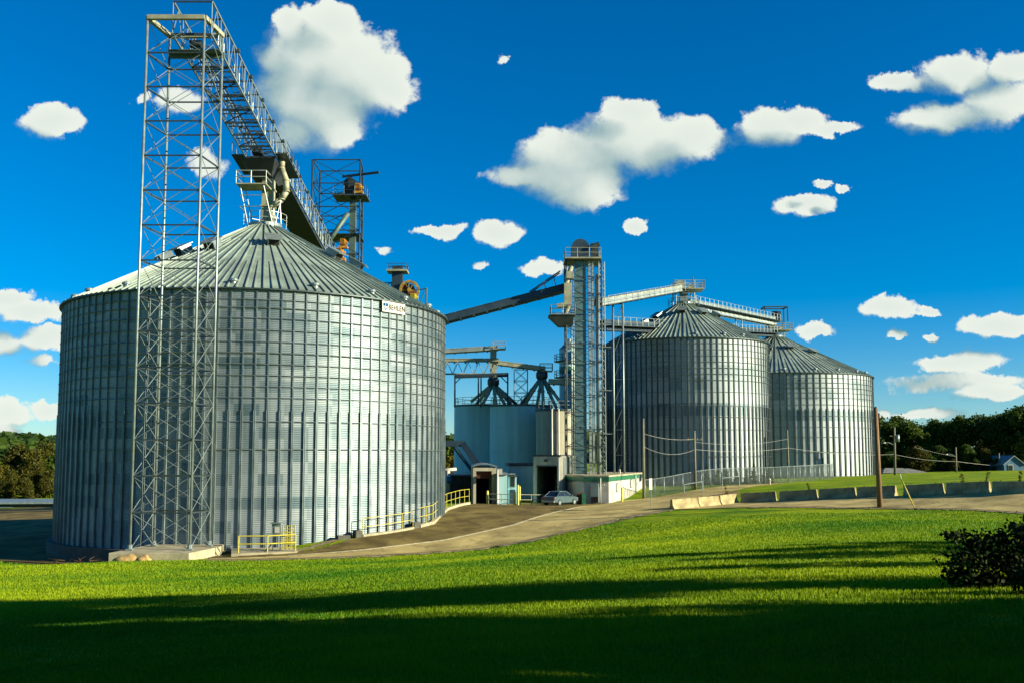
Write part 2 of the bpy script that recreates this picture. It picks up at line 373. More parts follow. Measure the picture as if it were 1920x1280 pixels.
SOL = np.linalg.solve(A_, np.concatenate([C_[:, 2], [0, 0, 0]]))
def sm(x, a, b): t = np.clip((x-a)/(b-a), 0, 1); return t*t*(3-2*t)
def GN(X, Y):
    X = np.asarray(X, float); Y = np.asarray(Y, float); sh = X.shape; X = X.ravel(); Y = Y.ravel()
    Z = np.empty_like(X)
    for i in range(0, len(X), 20000):
        x, y = X[i:i+20000], Y[i:i+20000]
        r2 = (x[:, None]-C_[None, :, 0])**2+(y[:, None]-C_[None, :, 1])**2
        Z[i:i+20000] = _phi(r2) @ SOL[:n_] + SOL[n_] + SOL[n_+1]*x + SOL[n_+2]*y
    far = np.maximum(np.maximum(sm(np.abs(X), 75, 140), sm(Y, 170, 260)), sm(-Y, 30, 70))
    base = 1.5+2.6*sm(X, -40, 50)+1.5*sm(-Y, -20, 40)
    base = np.where(X < -30, np.minimum(base, -0.4+4.5*sm(-Y, -40, 40)), base)
    return (Z*(1-far)+base*far).reshape(sh)
def G(x, y): return float(GN(np.array([x]), np.array([y]))[0])
def XY(px, Y): return ((px-960)/1807.0*Y, Y)
def on(px, Y, dz=0.0): x, y = XY(px, Y); return Vector((x, y, G(x, y)+dz))

def axis(lo, hi, a, b, fine, coarse):
    v = list(np.arange(lo, a, coarse))+list(np.arange(a, b, fine))+list(np.arange(b, hi+1, coarse)); return np.array(v)
xs = axis(-2600, 2600, -70, 80, 1.25, 55.0); ys = axis(-400, 5200, -40, 170, 1.25, 70.0)
XX, YY = np.meshgrid(xs, ys); ZZ = GN(XX, YY)
V = np.stack([XX.ravel(), YY.ravel(), ZZ.ravel()], 1); nx, ny = len(xs), len(ys)
ii = (np.arange(ny-1)[:, None]*nx+np.arange(nx-1)[None, :]).ravel()
gr = npmesh('ground', V, np.stack([ii, ii+1, ii+nx+1, ii+nx], 1), 'lawn', smooth=True); structure(gr)

def resample(pts, n):
    pts = np.array(pts, float); d = np.concatenate([[0], np.cumsum(np.hypot(*np.diff(pts, axis=0).T))]); t = np.linspace(0, d[-1], n)
    x = np.interp(t, d, pts[:, 0]); y = np.interp(t, d, pts[:, 1])
    for _ in range(4):
        x[1:-1] = (x[:-2]+2*x[1:-1]+x[2:])/4; y[1:-1] = (y[:-2]+2*y[1:-1]+y[2:])/4
    return np.stack([x, y], 1)
def strip(name, L, Rr, m, dz, n=120, k=14, wob=0.0):
    a, b = resample(L, n), resample(Rr, n)
    if wob: b = b+rng.normal(0, wob, b.shape)
    t = np.linspace(0, 1, k)[None, :, None]; g = a[:, None]*(1-t)+b[:, None]*t
    z = GN(g[..., 0], g[..., 1])+dz
    V = np.stack([g[..., 0].ravel(), g[..., 1].ravel(), z.ravel()], 1)
    i = (np.arange(n-1)[:, None]*k+np.arange(k-1)[None, :]).ravel()
    o = npmesh(name, V, np.stack([i, i+1, i+k+1, i+k], 1), m, smooth=True); structure(o)
    POLY.append(np.concatenate([a, b[::-1]])); return o
POLY = []
px_ = lambda L: [XY(*q) for q in L]
EDGE_L = px_([(395,65.2),(470,64.6),(560,66.0),(640,69),(720,74.2),(780,80),(830,87),(880,96),(900,106),(960,107),(1040,108),(1130,112)])
MID = px_([(400,63.0),(480,63.4),(560,64.4),(680,66.2),(830,70),(960,76),(1060,86),(1100,95),(1140,103)])
EDGE_R = px_([(380,61.0),(480,61.6),(560,62.4),(700,63.8),(900,66),(1000,68.6),(1100,72.5),(1180,76.5),(1250,80.3)])
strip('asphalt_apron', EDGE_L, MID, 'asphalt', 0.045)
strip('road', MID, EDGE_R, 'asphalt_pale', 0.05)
strip('road_line', px_([(540,64.1),(680,66.2),(830,70),(960,76),(1060,86),(1095,94)]), [(x+.26, y-.26) for x, y in px_([(540,64.1),(680,66.2),(830,70),(960,76),(1060,86),(1095,94)])], 'line_paint', 0.075, k=3)
strip('gravel_shoulder', EDGE_R, [(x+.55, y-.75) for x, y in EDGE_R], 'gravel', 0.03, k=5, wob=0.3)
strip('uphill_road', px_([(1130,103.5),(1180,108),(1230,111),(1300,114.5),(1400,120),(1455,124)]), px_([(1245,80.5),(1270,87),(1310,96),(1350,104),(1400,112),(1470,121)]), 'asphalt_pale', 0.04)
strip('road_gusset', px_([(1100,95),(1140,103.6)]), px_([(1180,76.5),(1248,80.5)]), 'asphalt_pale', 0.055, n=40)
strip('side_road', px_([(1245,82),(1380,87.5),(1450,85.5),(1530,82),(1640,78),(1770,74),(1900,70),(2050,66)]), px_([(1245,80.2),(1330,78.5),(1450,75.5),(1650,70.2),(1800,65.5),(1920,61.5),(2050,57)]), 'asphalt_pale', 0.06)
strip('road_edge_line', px_([(1400,76.6),(1450,75.5),(1650,70.2),(1800,65.5),(1920,61.5),(2050,57)]), [(x, y-.9) for x, y in px_([(1400,76.6),(1450,75.5),(1650,70.2),(1800,65.5),(1920,61.5),(2050,57)])], 'gravel', 0.045, k=4, wob=0.1)
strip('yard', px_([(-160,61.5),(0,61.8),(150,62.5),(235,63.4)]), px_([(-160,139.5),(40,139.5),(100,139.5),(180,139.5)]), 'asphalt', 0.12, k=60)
strip('dirt_verge', px_([(-160,60.6),(0,60.9),(110,61.4),(240,62)]), px_([(-160,61.9),(0,62.3),(110,62.8),(240,62.9)]), 'gravel', 0.06, k=5, wob=0.12)
strip('gravel_strip', px_([(395,65.0),(470,64.4),(560,66.1),(640,69.8),(720,75.6),(760,80)]), [(x-.3, y+1.0) for x, y in px_([(395,65.0),(470,64.4),(560,66.1),(640,69.8),(720,75.6),(760,80)])], 'gravel', 0.07, k=5, wob=0.1)

def inpoly(px, py, poly):
    c = np.zeros(px.shape, bool); n = len(poly); j = n-1
    for i in range(n):
        xi, yi = poly[i]; xj, yj = poly[j]
        c ^= ((yi > py) != (yj > py)) & (px < (xj-xi)*(py-yi)/((yj-yi) or 1e-9)+xi); j = i
    return c

# ------------------------------------------------------------------ grass blades
def grass(n):
    r = 7.5*(9.6**rng.random(n)); az = R(90)-(rng.random(n)*R(76)-R(38))
    x, y = r*np.cos(az), r*np.sin(az)
    keep = ~((np.hypot(x+22, y-84.1) < 17.5) | ((x > -26.2) & (x < -19.5) & (y > 61.6) & (y < 67)))
    for q in POLY: keep &= ~inpoly(x, y, q)
    x, y, r = x[keep], y[keep], r[keep]; n = len(x)
    z = GN(x, y)
    cl = np.sin(x*1.9+np.sin(y*1.3)*1.7)*np.sin(y*2.3+np.sin(x*.8)*2)+.6*np.sin(x*.43+1)*np.sin(y*.61)
    h = (.028+.030*rng.random(n))*(1+.35*cl)*(1+r/90); wd = .005+.00042*r*(0.6+.8*rng.random(n))
    a = rng.random(n)*2*np.pi; lean = rng.random(n)*.5*h; la = rng.random(n)*2*np.pi
    dx, dy = np.cos(a)*wd, np.sin(a)*wd
    V = np.empty((n, 3, 3)); V[:, 0] = np.stack([x-dx, y-dy, z-.01], 1); V[:, 1] = np.stack([x+dx, y+dy, z-.01], 1)
    V[:, 2] = np.stack([x+np.cos(la)*lean, y+np.sin(la)*lean, z+h], 1)
    h *= np.where(rng.random(n) < .03, 2.1, 1.0)
    pw = np.sin(x*.37+2.1*np.sin(y*.23+.7)+.9*np.sin(x*.11))*np.sin(y*.29+1.9*np.sin(x*.17)+.4)
    pt = .48+.20*np.sin(x*.21+1.3*np.sin(y*.17))+.14*np.sin(y*.33+x*.09)+.20*pw+.10*cl+rng.normal(0, .17, n)
    o = npmesh('grass', V.reshape(-1, 3), np.arange(3*n).reshape(-1, 3), 'blade', tint=np.repeat(np.clip(pt, 0, 1), 3))
    tag(o, 'short bright green lawn grass covering the slope in front of the silos', 'grass', kind='stuff')
grass(720000)

# ------------------------------------------------------------------ silos
def corr_wall(name, C, rad, z0, z1, nseg, m, parent, pitch=0.13, amp=0.016):
    nw = int((z1-z0)/pitch); k = 6; nz = nw*k+1
    z = np.linspace(z0, z1, nz); rr = rad+amp*np.cos(np.arange(nz)*2*np.pi/k)
    a = np.arange(nseg)*2*np.pi/nseg
    V = np.stack([C.x+rr[:, None]*np.cos(a), C.y+rr[:, None]*np.sin(a), np.repeat(z[:, None], nseg, 1)], -1).reshape(-1, 3)
    i = np.arange(nz-1)[:, None]*nseg; j = np.arange(nseg)[None, :]; j2 = (j+1) % nseg
    return npmesh(name, V, np.stack([(i+j).ravel(), (i+j2).ravel(), (i+nseg+j2).ravel(), (i+nseg+j).ravel()], 1), m, parent, smooth=True)
def silo(C, rad, zb, ze, za, nst, rings, thick_to, label, sheet, facing, ribs, span=128, wide=.09, pm='galv_post'):
    root = thing('grain_silo', C, label, 'silo', 'corrugated steel grain silos')
    MB().lathe((C.x, C.y, 0), [(rad+.55, zb-2.2), (rad+.55, zb), (rad-.1, zb+.02)], 120).build('foundation', 'concrete_shade', root)
    corr_wall('wall', C, rad, zb, ze, 168, sheet, root)
    fa = math.atan2(CAM.y-C.y, CAM.x-C.x)
    for i in range(nst):
        a = fa+2*math.pi*(i+.5)/nst; da = (a-fa+math.pi) % (2*math.pi)-math.pi
        if abs(da) > R(span): continue
        mb = MB(); e = Vector((math.cos(a), math.sin(a), 0)); s = Vector((-e.y, e.x, 0))
        for (q0, q1, wd, dp) in ((zb, thick_to, wide, .15), (thick_to, ze-.05, wide*.58, .10)):
            prof = [(-wd, .012), (-wd*.85, dp), (-wd*.25, dp), (-wd*.12, dp*.6), (wd*.12, dp*.6), (wd*.25, dp), (wd*.85, dp), (wd, .012)]
            vs = [C*1+e*(rad+d)+s*t + Vector((0, 0, z-C.z)) for z in (q0, q1) for t, d in prof]; n = len(prof)
            mb.add(vs, [(k, k+1, n+k+1, n+k) for k in range(n-1)]+[tuple(range(n, 2*n))])
        mb.build('stiffener', pm, root)
    for z in rings:
        mb = MB()
        pr = [(rad+.10+.03*math.cos(t), z+.03*math.sin(t)) for t in np.linspace(0, 2*math.pi, 7)]
        mb.lathe((C.x, C.y, 0), pr, 168); mb.build('wind_ring', 'ring_steel', root, True)
    # roof with standing ribs, fewer towards the peak
    rb = MB(); rt = rad*.085; sl_ = (za-ze)/(rad-rt)
    rb.lathe((C.x, C.y, 0), [(rad+.22, ze-.12), (rad+.22, ze-.02), (rt, za), (rt, za+.25)], ribs)
    for i in range(ribs):
        a = fa+2*math.pi*i/ribs; r1 = rt if i % 4 == 0 else (rad*.33 if i % 2 == 0 else rad*.66)
        e = Vector((math.cos(a), math.sin(a), 0)); p = Vector((C.x, C.y, 0))
        q0 = p+e*(rad+.24)+Vector((0, 0, ze+.02)); q1 = p+e*r1+Vector((0, 0, za-sl_*(r1-rt)+.04))
        rb.beam(q0, q1, .085, .13)
    rf = rb.build('roof', 'roof_sheet', root)
    MB().lathe((C.x, C.y, 0), [(rad+.02, ze-.14), (rad+.30, ze-.10), (rad+.30, ze-.02), (rad+.2, ze+.02)], 168).build('eave_trim', 'galv_dark', rf)
    MB().lathe((C.x, C.y, 0), [(rt+.12, za-.1), (rt+.12, za+.3), (rt-.05, za+.34), (.01, za+.5)], 40).build('roof_cap', 'galv', rf)
    def vent(deg, rr, sx=.75, hh=.6, m='galv', big=True):
        a = fa+R(deg); e = Vector((math.cos(a), math.sin(a), 0)); s = Vector((-e.y, e.x, 0)); r = rad*rr
        z = za-sl_*(r-rt); c = Vector((C.x, C.y, 0))+e*r+Vector((0, 0, z))
        mb = MB(); n = Vector((e.x*sl_, e.y*sl_, 1)).normalized(); t = n.cross(s); ax = Matrix((s, t, n)).transposed()
        if big:
            mb.box(c+n*hh/2, (sx, sx*1.1, hh), ax=ax); mb.box(c+n*(hh+.04)+t*-.12, (sx*1.35, sx*1.6, .07), ax=ax)
        else:
            mb.lathe(c, [(.22, -.1), (.24, .18), (.36, .2), (.30, .36), (.01, .46)], 12)
        v = mb.build('roof_vent', m, rf, False)
        if big: MB().box(c+n*hh*.5+t*(sx*.56)*(1 if t.dot(e) > 0 else -1), (sx*.8, .03, hh*.7), ax=ax).build('vent_opening', 'dark_void', v)
    return root, rf, vent, fa

S1C = Vector((86.9*math.sin(R(-14.66)), 86.9*math.cos(R(-14.66)), .35))
s1, s1roof, vent1, fa1 = silo(S1C, 16.0, .35, 18.95, 27.1, 114, [18.15,17.55,16.8,15.95,15.12,14.3,13.5,12.7,11.9,11.1,9.4,7.4], 10.2,
    'huge corrugated silo at left behind the lattice tower, lettered sign under its eave', 'silo_sheet', None, 160)
for d_, r_ in ((6, .40), (-33, .46), (-52, .5), (50, .46), (74, .5), (-80, .5)): vent1(d_, r_, 1.0, .7)
for d_ in (-58, -40, -8, 14, 32, 46, 62, 76, -72): vent1(d_, .955, big=False)
S2C = Vector((138*math.sin(R(10.23)), 138*math.cos(R(10.23)), 3.6))
s2, s2roof, vent2, fa2 = silo(S2C, 11.6, 3.6, 22.4, 28.5, 92, [21.6,20.8,20.0,19.2,18.4,17.6,16.8,15.3,13.5,12.0,10.4,6.9], 13.4,
    'middle corrugated silo with a conveyor on its peak, right of the slender elevator tower', 'silo_sheet_b', None, 120, 100, .14, 'post_dark')
for d_, r_ in ((-3, .34), (34, .38), (-42, .45), (-50, .6), (62, .42)): vent2(d_, r_, .95, .6)
for d_ in (-30, 8, 28, 44, -55): vent2(d_, .95, big=False)
S3C = Vector((175.6*math.sin(R(15.42)), 175.6*math.cos(R(15.42)), 3.8))
s3, s3roof, vent3, fa3 = silo(S3C, 16.0, 3.8, 20.35, 27.9, 92, [19.5,18.7,17.9,17.1,16.3,15.2,13.4,11.6,10.0,7.6], 14.6,
    'farthest corrugated silo, partly hidden behind the middle one, near the bare pole', 'silo_sheet_c', None, 130, 128, .15, 'post_dark')
for d_, r_ in ((-8, .42), (22, .40), (48, .50), (-35, .45)): vent3(d_, r_, 1.0, .6)
for d_ in (5, 24, 40, 58, 74): vent3(d_, .95, big=False)

# lettered sign on the big silo
def s1_xy(px, off):
    q = s1_pt(px, 900, off); return (q.x, q.y)
def s1_pt(px, row, off):
    d = ray(px, row); k = Vector((d.x, d.y)); c = Vector((S1C.x, S1C.y)); rr = 16+off
    a = k.dot(k); b = -2*k.dot(c); cc = c.dot(c)-rr*rr; t = (-b-math.sqrt(b*b-4*a*cc))/(2*a); return CAM+d*t
pa, pb = s1_pt(716.5, 579, .24), s1_pt(759, 592, .24)
tz = Vector((0, 0, 1)); ex = Vector((pb.x-pa.x, pb.y-pa.y, 0)); L_ = ex.length; ex.normalize(); en = ex.cross(tz)
cz = (P(738, 567, (pa.y+pb.y)/2).z+P(738, 588, (pa.y+pb.y)/2).z)/2; pc = Vector(((pa.x+pb.x)/2, (pa.y+pb.y)/2, cz)); ax = Matrix((ex, -en, tz)).transposed()
sg = MB().box(pc, (L_, .05, .82), ax=ax).build('sign', 'white_paint', s1)
me = text_mesh('BEHLEN', .50, .01); ob = bpy.data.objects.new('lettering', me); COL.objects.link(ob); ob.parent = sg; me.materials.append(M['sign_ink'])
xs_ = [v.co.x for v in me.vertices]; sc_ = (L_*.70)/(max(xs_)-min(xs_))
mw = Matrix((ex, tz, en)).transposed().to_4x4(); mw.translation = pc-ex*(L_*.235)-tz*.21+en*.04-woff(sg)
ob.matrix_local = mw @ Matrix.Diagonal((sc_, 1.2, 1, 1))
em = MB()
for (u0, u1, v0, v1) in ((-.26, -.03, .02, .26), (.03, .26, .02, .26)):
    em.box(pc-ex*(L_*.36)+ex*(u0+u1)/2+tz*(v0+v1)/2+en*.035, (u1-u0, .02, v1-v0), ax=ax)
q = pc-ex*(L_*.36)+en*.035
em.add([q-ex*.26-tz*.02, q-ex*.16-tz*.02, q-tz*.2, q-tz*.32], [(0, 3, 2, 1)]); em.add([q+ex*.26-tz*.02, q+ex*.16-tz*.02, q-tz*.2, q-tz*.32], [(0, 1, 2, 3)])
em.build('emblem', 'sign_blue', sg)

# peak platform and fill spouts of the big silo
pk = Vector((S1C.x, S1C.y, 27.2))
def rail(mb, pts, h=1.05, r=.03, closed=False, posts=True, mids=(.5,)):
    if closed: pts = list(pts)+[pts[0]]
    for a, b in zip(pts[:-1], pts[1:]):
        a, b = Vector(a), Vector(b)
        for q in (*mids, 1.0): mb.tube(a+Vector((0, 0, h*q)), b+Vector((0, 0, h*q)), r, 6)
        n = max(1, round((b-a).length/1.5))
        for k_ in range(n+1): p = a.lerp(b, k_/n); mb.tube(p, p+Vector((0, 0, h)), r, 6)
    return mb
mb = MB(); rail(mb, [pk+Vector((1.9*math.cos(t), 1.9*math.sin(t), 0)) for t in np.linspace(0, 2*math.pi, 13)[:-1]], closed=True); mb.build('peak_railing', 'steel_light', s1roof)
pf = pk+Vector((-.6, -1.6, 3.2))
mb = MB().box(pf, (2.6, 2.2, .10)); dk = mb.build('peak_platform', 'steel_cream', s1)
rail(MB(), [pf+Vector((x, y, .05)) for x, y in ((-1.3, 1.1), (-1.3, -1.1), (1.3, -1.1), (1.3, 1.1))], 1.1, .045).build('railing', 'steel_light', dk)
mb = MB()
for x in (-1.2, 1.2):
    for y in (-1, 1): mb.tube(pf+Vector((x*.85, y*.9, 0)), Vector((pk.x+x*.9, pk.y+y*1.0-.5, 26.9)), .05, 6)
for z in (1, 2): mb.beam(pf+Vector((-1, -1, -z)), pf+Vector((1, -1, -z)), .06); mb.beam(pf+Vector((-1, -1, -z)), pf+Vector((-1, 1, -z)), .06)
mb.build('platform_leg', 'galv', dk)
mb = MB().box((pk.x+.3, pk.y-.2, 29.7), (.95, .95, 5.6)); 
for z in (27.6, 29, 30.5, 32): mb.box((pk.x+.3, pk.y-.2, z), (1.15, 1.15, .12))
mb.build('fill_spout', 'steel_cream', s1)
mb = MB()
pth = [(pk.x+1.6, pk.y-.8, 33.2), (pk.x+1.55, pk.y-.8, 32.3), (pk.x+2.0, pk.y-.9, 31.2), (pk.x+2.05, pk.y-.9, 30.2), (pk.x+1.6, pk.y-.8, 29.5), (pk.x+.7, pk.y-.6, 28.9), (pk.x+.6, pk.y-.6, 27.4)]
mb.path([Vector(p) for p in pth], .27, 12)
for p in pth[1:-1]: mb.lathe(Vector(p)-Vector((0, 0, .05)), [(.29, 0), (.33, 0), (.33, .1), (.29, .1)], 12)
mb.build('bypass_spout', 'steel_cream', s1, True)
mb = MB()
for t in (0, .5): mb.tube(Vector((pk.x+1.2+t, pk.y-1.2, 27.2)), Vector((pk.x+1.7-t*.5, pk.y-.9, 30)), .05, 6)
mb.build('spout_brace', 'galv', s1)
# base door, cabinet etc. on the silo foot
mb = MB()
for a_ in np.linspace(-.012, .012, 2):
    for s_ in (-1,):
        e = Vector((math.cos(fa1-R(28)+a_), math.sin(fa1-R(28)+a_), 0)); mb.tube(Vector((S1C.x, S1C.y, 1.5))+e*16.35, Vector((S1C.x, S1C.y, 18.9))+e*16.35, .03, 6)
for z in np.arange(1.6, 18.8, .4):
    e = lambda a_: Vector((math.cos(fa1-R(28)+a_), math.sin(fa1-R(28)+a_), 0)); mb.tube(Vector((S1C.x, S1C.y, z))+e(-.012)*16.35, Vector((S1C.x, S1C.y, z))+e(.012)*16.35, .018, 5)
mb.build('ladder', 'galv', s1)
# ladder of the middle silo, ladder tower strip on the left
mb = MB(); e = lambda a_: Vector((math.cos(fa2-R(40)+a_), math.sin(fa2-R(40)+a_), 0)); c2 = Vector((S2C.x, S2C.y, 0))
for a_ in (-.03, .03): mb.tube(c2+e(a_)*11.95+Vector((0, 0, 4)), c2+e(a_)*11.95+Vector((0, 0, 22.3)), .05, 6)
for z in np.arange(4.2, 22, .45): mb.tube(c2+e(-.03)*11.95+Vector((0, 0, z)), c2+e(.03)*11.95+Vector((0, 0, z)), .03, 5)
mb.build('ladder', 'galv', s2)
mb = MB(); c3 = Vector((S3C.x, S3C.y, 0)); e3 = Vector((math.cos(fa3+R(88)), math.sin(fa3+R(88)), 0))
mb.box(c3+e3*16.5+Vector((0, 0, 9)), (.9, .9, 10.6), math.atan2(e3.y, e3.x)); mb.build('down_duct', 'galv_dark', s3)

# ------------------------------------------------------------------ lattice builder
def lattice(root, cs, z0, z1, n, lr=.09, sr=.055, br=.022, m='steel_light', ms=None, faces=(0, 1, 2, 3), leg_n=8, xb=True):
    cs = [Vector((c[0], c[1], 0)) for c in cs]; zs = np.linspace(z0, z1, n+1); up = lambda c, z: Vector((c.x, c.y, z)); ms = ms or m
    for c in cs: MB().tube(up(c, z0), up(c, z1), lr, leg_n).build('leg', m, root, True)
    for k_ in range(n+1):
        for f in faces:
            a, b = cs[f], cs[(f+1) % 4]
            if k_ > 0: MB().beam(up(a, zs[k_]), up(b, zs[k_]), sr*2, sr*2).build('strut', ms, root)
            if xb and k_ < n:
                mb = MB(); mb.tube(up(a, zs[k_]), up(b, zs[k_+1]), br, 5); mb.tube(up(b, zs[k_]), up(a, zs[k_+1]), br, 5); mb.build('cross_brace', m, root)

# front support tower
TW = [(-25.1, 63.8), (-21.17, 63.8), (-20.8, 66.7), (-24.6, 66.7)]
tw = thing('support_tower', (-23, 65.2, .8), 'tall slender lattice tower of pale steel standing before the huge left silo', 'tower')
lattice(tw, TW, .8, 36.9, 15, .09, .045, .024, 'galv', 'galv_dark')
mb = MB()
for a, b in zip(TW, TW[1:]+TW[:1]): mb.beam((*a, 37.0), (*b, 37.0), .28, .30)
mb.build('top_frame', 'steel_cream', tw)
for c in TW: MB().box((c[0], c[1], .84), (.42, .42, .09)).tube((c[0], c[1], .84), (c[0], c[1], 1.15), .16, 8).build('base_plate', 'galv', tw)
pad = MB(); pad.prism([(-25.75, 62.0), (-20.6, 62.0), (-19.9, 66.2), (-20.3, 68.6), (-25.4, 68.6)], -.6, .78)
po = pad.build('concrete_pad', 'concrete', None, base=(-23, 65, 0)); tag(po, 'pale concrete footing block under the tall lattice tower', 'concrete pad')
mod = po.modifiers.new('edge', 'BEVEL'); mod.width = .03; mod.segments = 2

# inclined gallery
gx0, gx1 = -23.5, -20.8
gz = lambda Y: 35.6-.15*(Y-66.7)
ga = thing('conveyor_gallery', (-22.15, 64.2, gz(64.2)), 'long open truss conveyor gallery sloping down from the lattice tower over the left silo', 'conveyor')
Yn, Yf, GH = 64.2, 118.0, 2.35
for x in (gx0, gx1):
    for h in (0, GH): MB().beam((x, Yn, gz(Yn)+h), (x, Yf, gz(Yf)+h), .11, .13).build('chord', 'galv', ga)
npn = 26; Ys = np.linspace(Yn, Yf, npn+1)
for k_ in range(npn):
    a, b = Ys[k_], Ys[k_+1]
    for x in (gx0, gx1):
        mb = MB(); mb.tube((x, a, gz(a)), (x, a, gz(a)+GH), .034, 5)
        mid = (a+b)/2
        mb.tube((x, a, gz(a)), (x, mid, gz(mid)+GH), .03, 5); mb.tube((x, mid, gz(mid)+GH), (x, b, gz(b)), .03, 5); mb.build('truss_panel', 'galv', ga)
    mb = MB(); mb.beam((gx0, a, gz(a)), (gx1, a, gz(a)), .12, .16)
    if k_ % 2 == 0: mb.tube((gx0, a, gz(a)), (gx1, b, gz(b)), .05, 5)
    else: mb.tube((gx1, a, gz(a)), (gx0, b, gz(b)), .05, 5)
    mb.build('floor_beam', 'galv_dark', ga)
    MB().beam((gx0, a, gz(a)+GH), (gx1, a, gz(a)+GH), .10).build('roof_beam', 'galv_dark', ga)

mb = MB()
for x in (-22.95, -22.25): mb.beam((x, Yn+2.4, gz(Yn+2.4)+.6), (x, 83, gz(83)+.6), .07, .12)
for y in np.arange(Yn+2.8, 83, .9): mb.beam((-22.95, y, gz(y)+.6), (-22.25, y, gz(y)+.6), .06)
mb.build('belt_stringer', 'galv_dark', ga)
for y in np.arange(Yn+2.8, 83, 2.07): MB().beam((gx0, y, gz(y)+.05), (gx1, y, gz(y)+.05), .07, .09).build('floor_beam', 'galv_dark', ga)
mb = MB().beam((-22.6, 83, gz(83)+.75), (-22.6, Yf, gz(Yf)+.75), .9, .5)
mb.build('belt_housing', 'steel_blue', ga)
mb = MB()
for x in (-21.5, -21.05): mb.beam((x, Yn+2.4, gz(Yn+2.4)+.16), (x, Yf, gz(Yf)+.16), .035, .06)
for y in np.arange(Yn+2.4, Yf, 1.1): mb.beam((-21.58, y, gz(y)+.12), (-21.0, y, gz(y)+.12), .05)
wk = mb.build('walkway', 'galv_dark', ga)
mb = MB(); rail(mb, [(-20.95, y, gz(y)+.2) for y in np.linspace(Yn+2, Yf, 14)], 1.1, .025); mb.build('handrail', 'galv', wk)
MB().box((-22.6, 66.75, 35.55), (3.9, .22, .42)).box((-22.6, 66.3, 35.6), (3.7, .9, .06)).build('head_deck', 'galv_green', ga)
MB().tube((-23.0, 66.4, gz(66.4)+.6), (-22.2, 66.4, gz(66.4)+.6), .28, 14).build('head_pulley', 'galv_dark', ga)
# solid belly pan under the far stretch and discharge hopper above the peak
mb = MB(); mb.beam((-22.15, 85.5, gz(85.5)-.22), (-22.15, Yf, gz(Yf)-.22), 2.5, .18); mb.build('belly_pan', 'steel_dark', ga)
mb = MB(); zc = gz(84)-.25
mb.add([(-23.7, 81.6, zc), (-20.6, 81.6, zc), (-20.6, 86.6, zc-.75), (-23.7, 86.6, zc-.75), (-23.0, 82.8, zc-1.25), (-21.2, 82.8, zc-1.25), (-21.2, 85.4, zc-1.45), (-23.0, 85.4, zc-1.45)],
       [(0, 1, 2, 3), (7, 6, 5, 4), (0, 4, 5, 1), (1, 5, 6, 2), (2, 6, 7, 3), (3, 7, 4, 0)])
mb.build('discharge_hopper', 'steel_dark', ga)
sdk = MB().beam((-20.2, 82, gz(82)-.05), (-20.2, 87, gz(87)-.05), 1.0, .08).build('side_deck', 'galv_dark', ga)
rail(MB(), [(-19.75, y, gz(y)) for y in (82, 84.5, 87)], 1.1, .025).build('railing', 'galv_dark', sdk)
sdk = MB().beam((-24.1, 82.2, gz(82.2)-.05), (-24.1, 86.2, gz(86.2)-.05), 1.0, .08).build('side_deck', 'galv_dark', ga)
rail(MB(), [(-24.55, y, gz(y)) for y in (82.2, 86.2)], 1.1, .025).build('railing', 'galv_dark', sdk)
for y in np.arange(70, 117, 3.6): MB().box((-20.6, y, gz(y)+GH-.15), (.16, .35, .25)).build('lamp_bracket', 'galv_dark', ga)

# rear bucket elevator frame behind the big silo
def drive(root, c, s=1.0, m='orange_paint'):
    c = Vector(c); mb = MB(); mb.tube(c+Vector((-.35*s, 0, 0)), c+Vector((.35*s, 0, 0)), .38*s, 14); mb.box(c+Vector((0, .1, -.55*s)), (1.1*s, .8*s, .25*s)); mb.tube(c+Vector((.35*s, 0, 0)), c+Vector((.55*s, 0, 0)), .2*s, 10)
    for k_ in range(6): mb.box(c+Vector((-.3*s+.1*s*k_, 0, .1*s)), (.03, .85*s, .7*s))
    mb.build('drive_motor', m, root)
RT = [(-25, 117.6), (-19, 117.6), (-19.4, 122.4), (-25, 122.4)]
rt_ = thing('bucket_elevator', (-22, 120, 2), 'dark open frame elevator tower rising behind the roof of the huge left silo', 'elevator')
lattice(rt_, RT, 2, 43.9, 14, .11, .06, .045, 'steel_blue')
mb = MB().box((-20.0, 118.6, 21), (.75, .75, 36))
for z in np.arange(5, 38, 3): mb.box((-20.0, 118.6, z), (.85, .87, .1))
mb.build('leg_casing', 'galv_green', rt_)
mb = MB().box((-20.2, 118.4, 39.2), (4.2, 3.4, .16)); dk = mb.build('head_platform', 'galv_dark', rt_)
rail(MB(), [(-22.2, 116.8, 39.3), (-18.2, 116.8, 39.3), (-18.2, 120, 39.3), (-22.2, 120, 39.3)], 1.1, .03, True).build('railing', 'galv_dark', dk)
mb = MB().box((-20.4, 118.8, 40.3), (1.6, 1.1, 1.9)).tube((-20.4, 118.2, 41.0), (-20.4, 119.4, 41.0), .8, 18); mb.build('head_section', 'steel_dark', rt_)
drive(rt_, (-19.2, 117.6, 40.3), 1.1); drive(rt_, (-21.4, 117.2, 31.9), 1.4); drive(rt_, (-20.9, 117.1, 33.2), 1.0)
mb = MB().tube((-20.4, 117.4, 37.0), (-23.6, 117.0, 32.0), .3, 10); mb.build('down_spout', 'galv_green', rt_, True)
MB().beam((-21.5, 119.2, 42.2), (-16.7, 118.0, 42.4), .2, .28).build('hoist_beam', 'steel_blue', rt_)
for z in (29.5, 34.5): MB().box((-22, 120, z), (5.8, 4.6, .1)).build('deck', 'steel_blue', rt_)

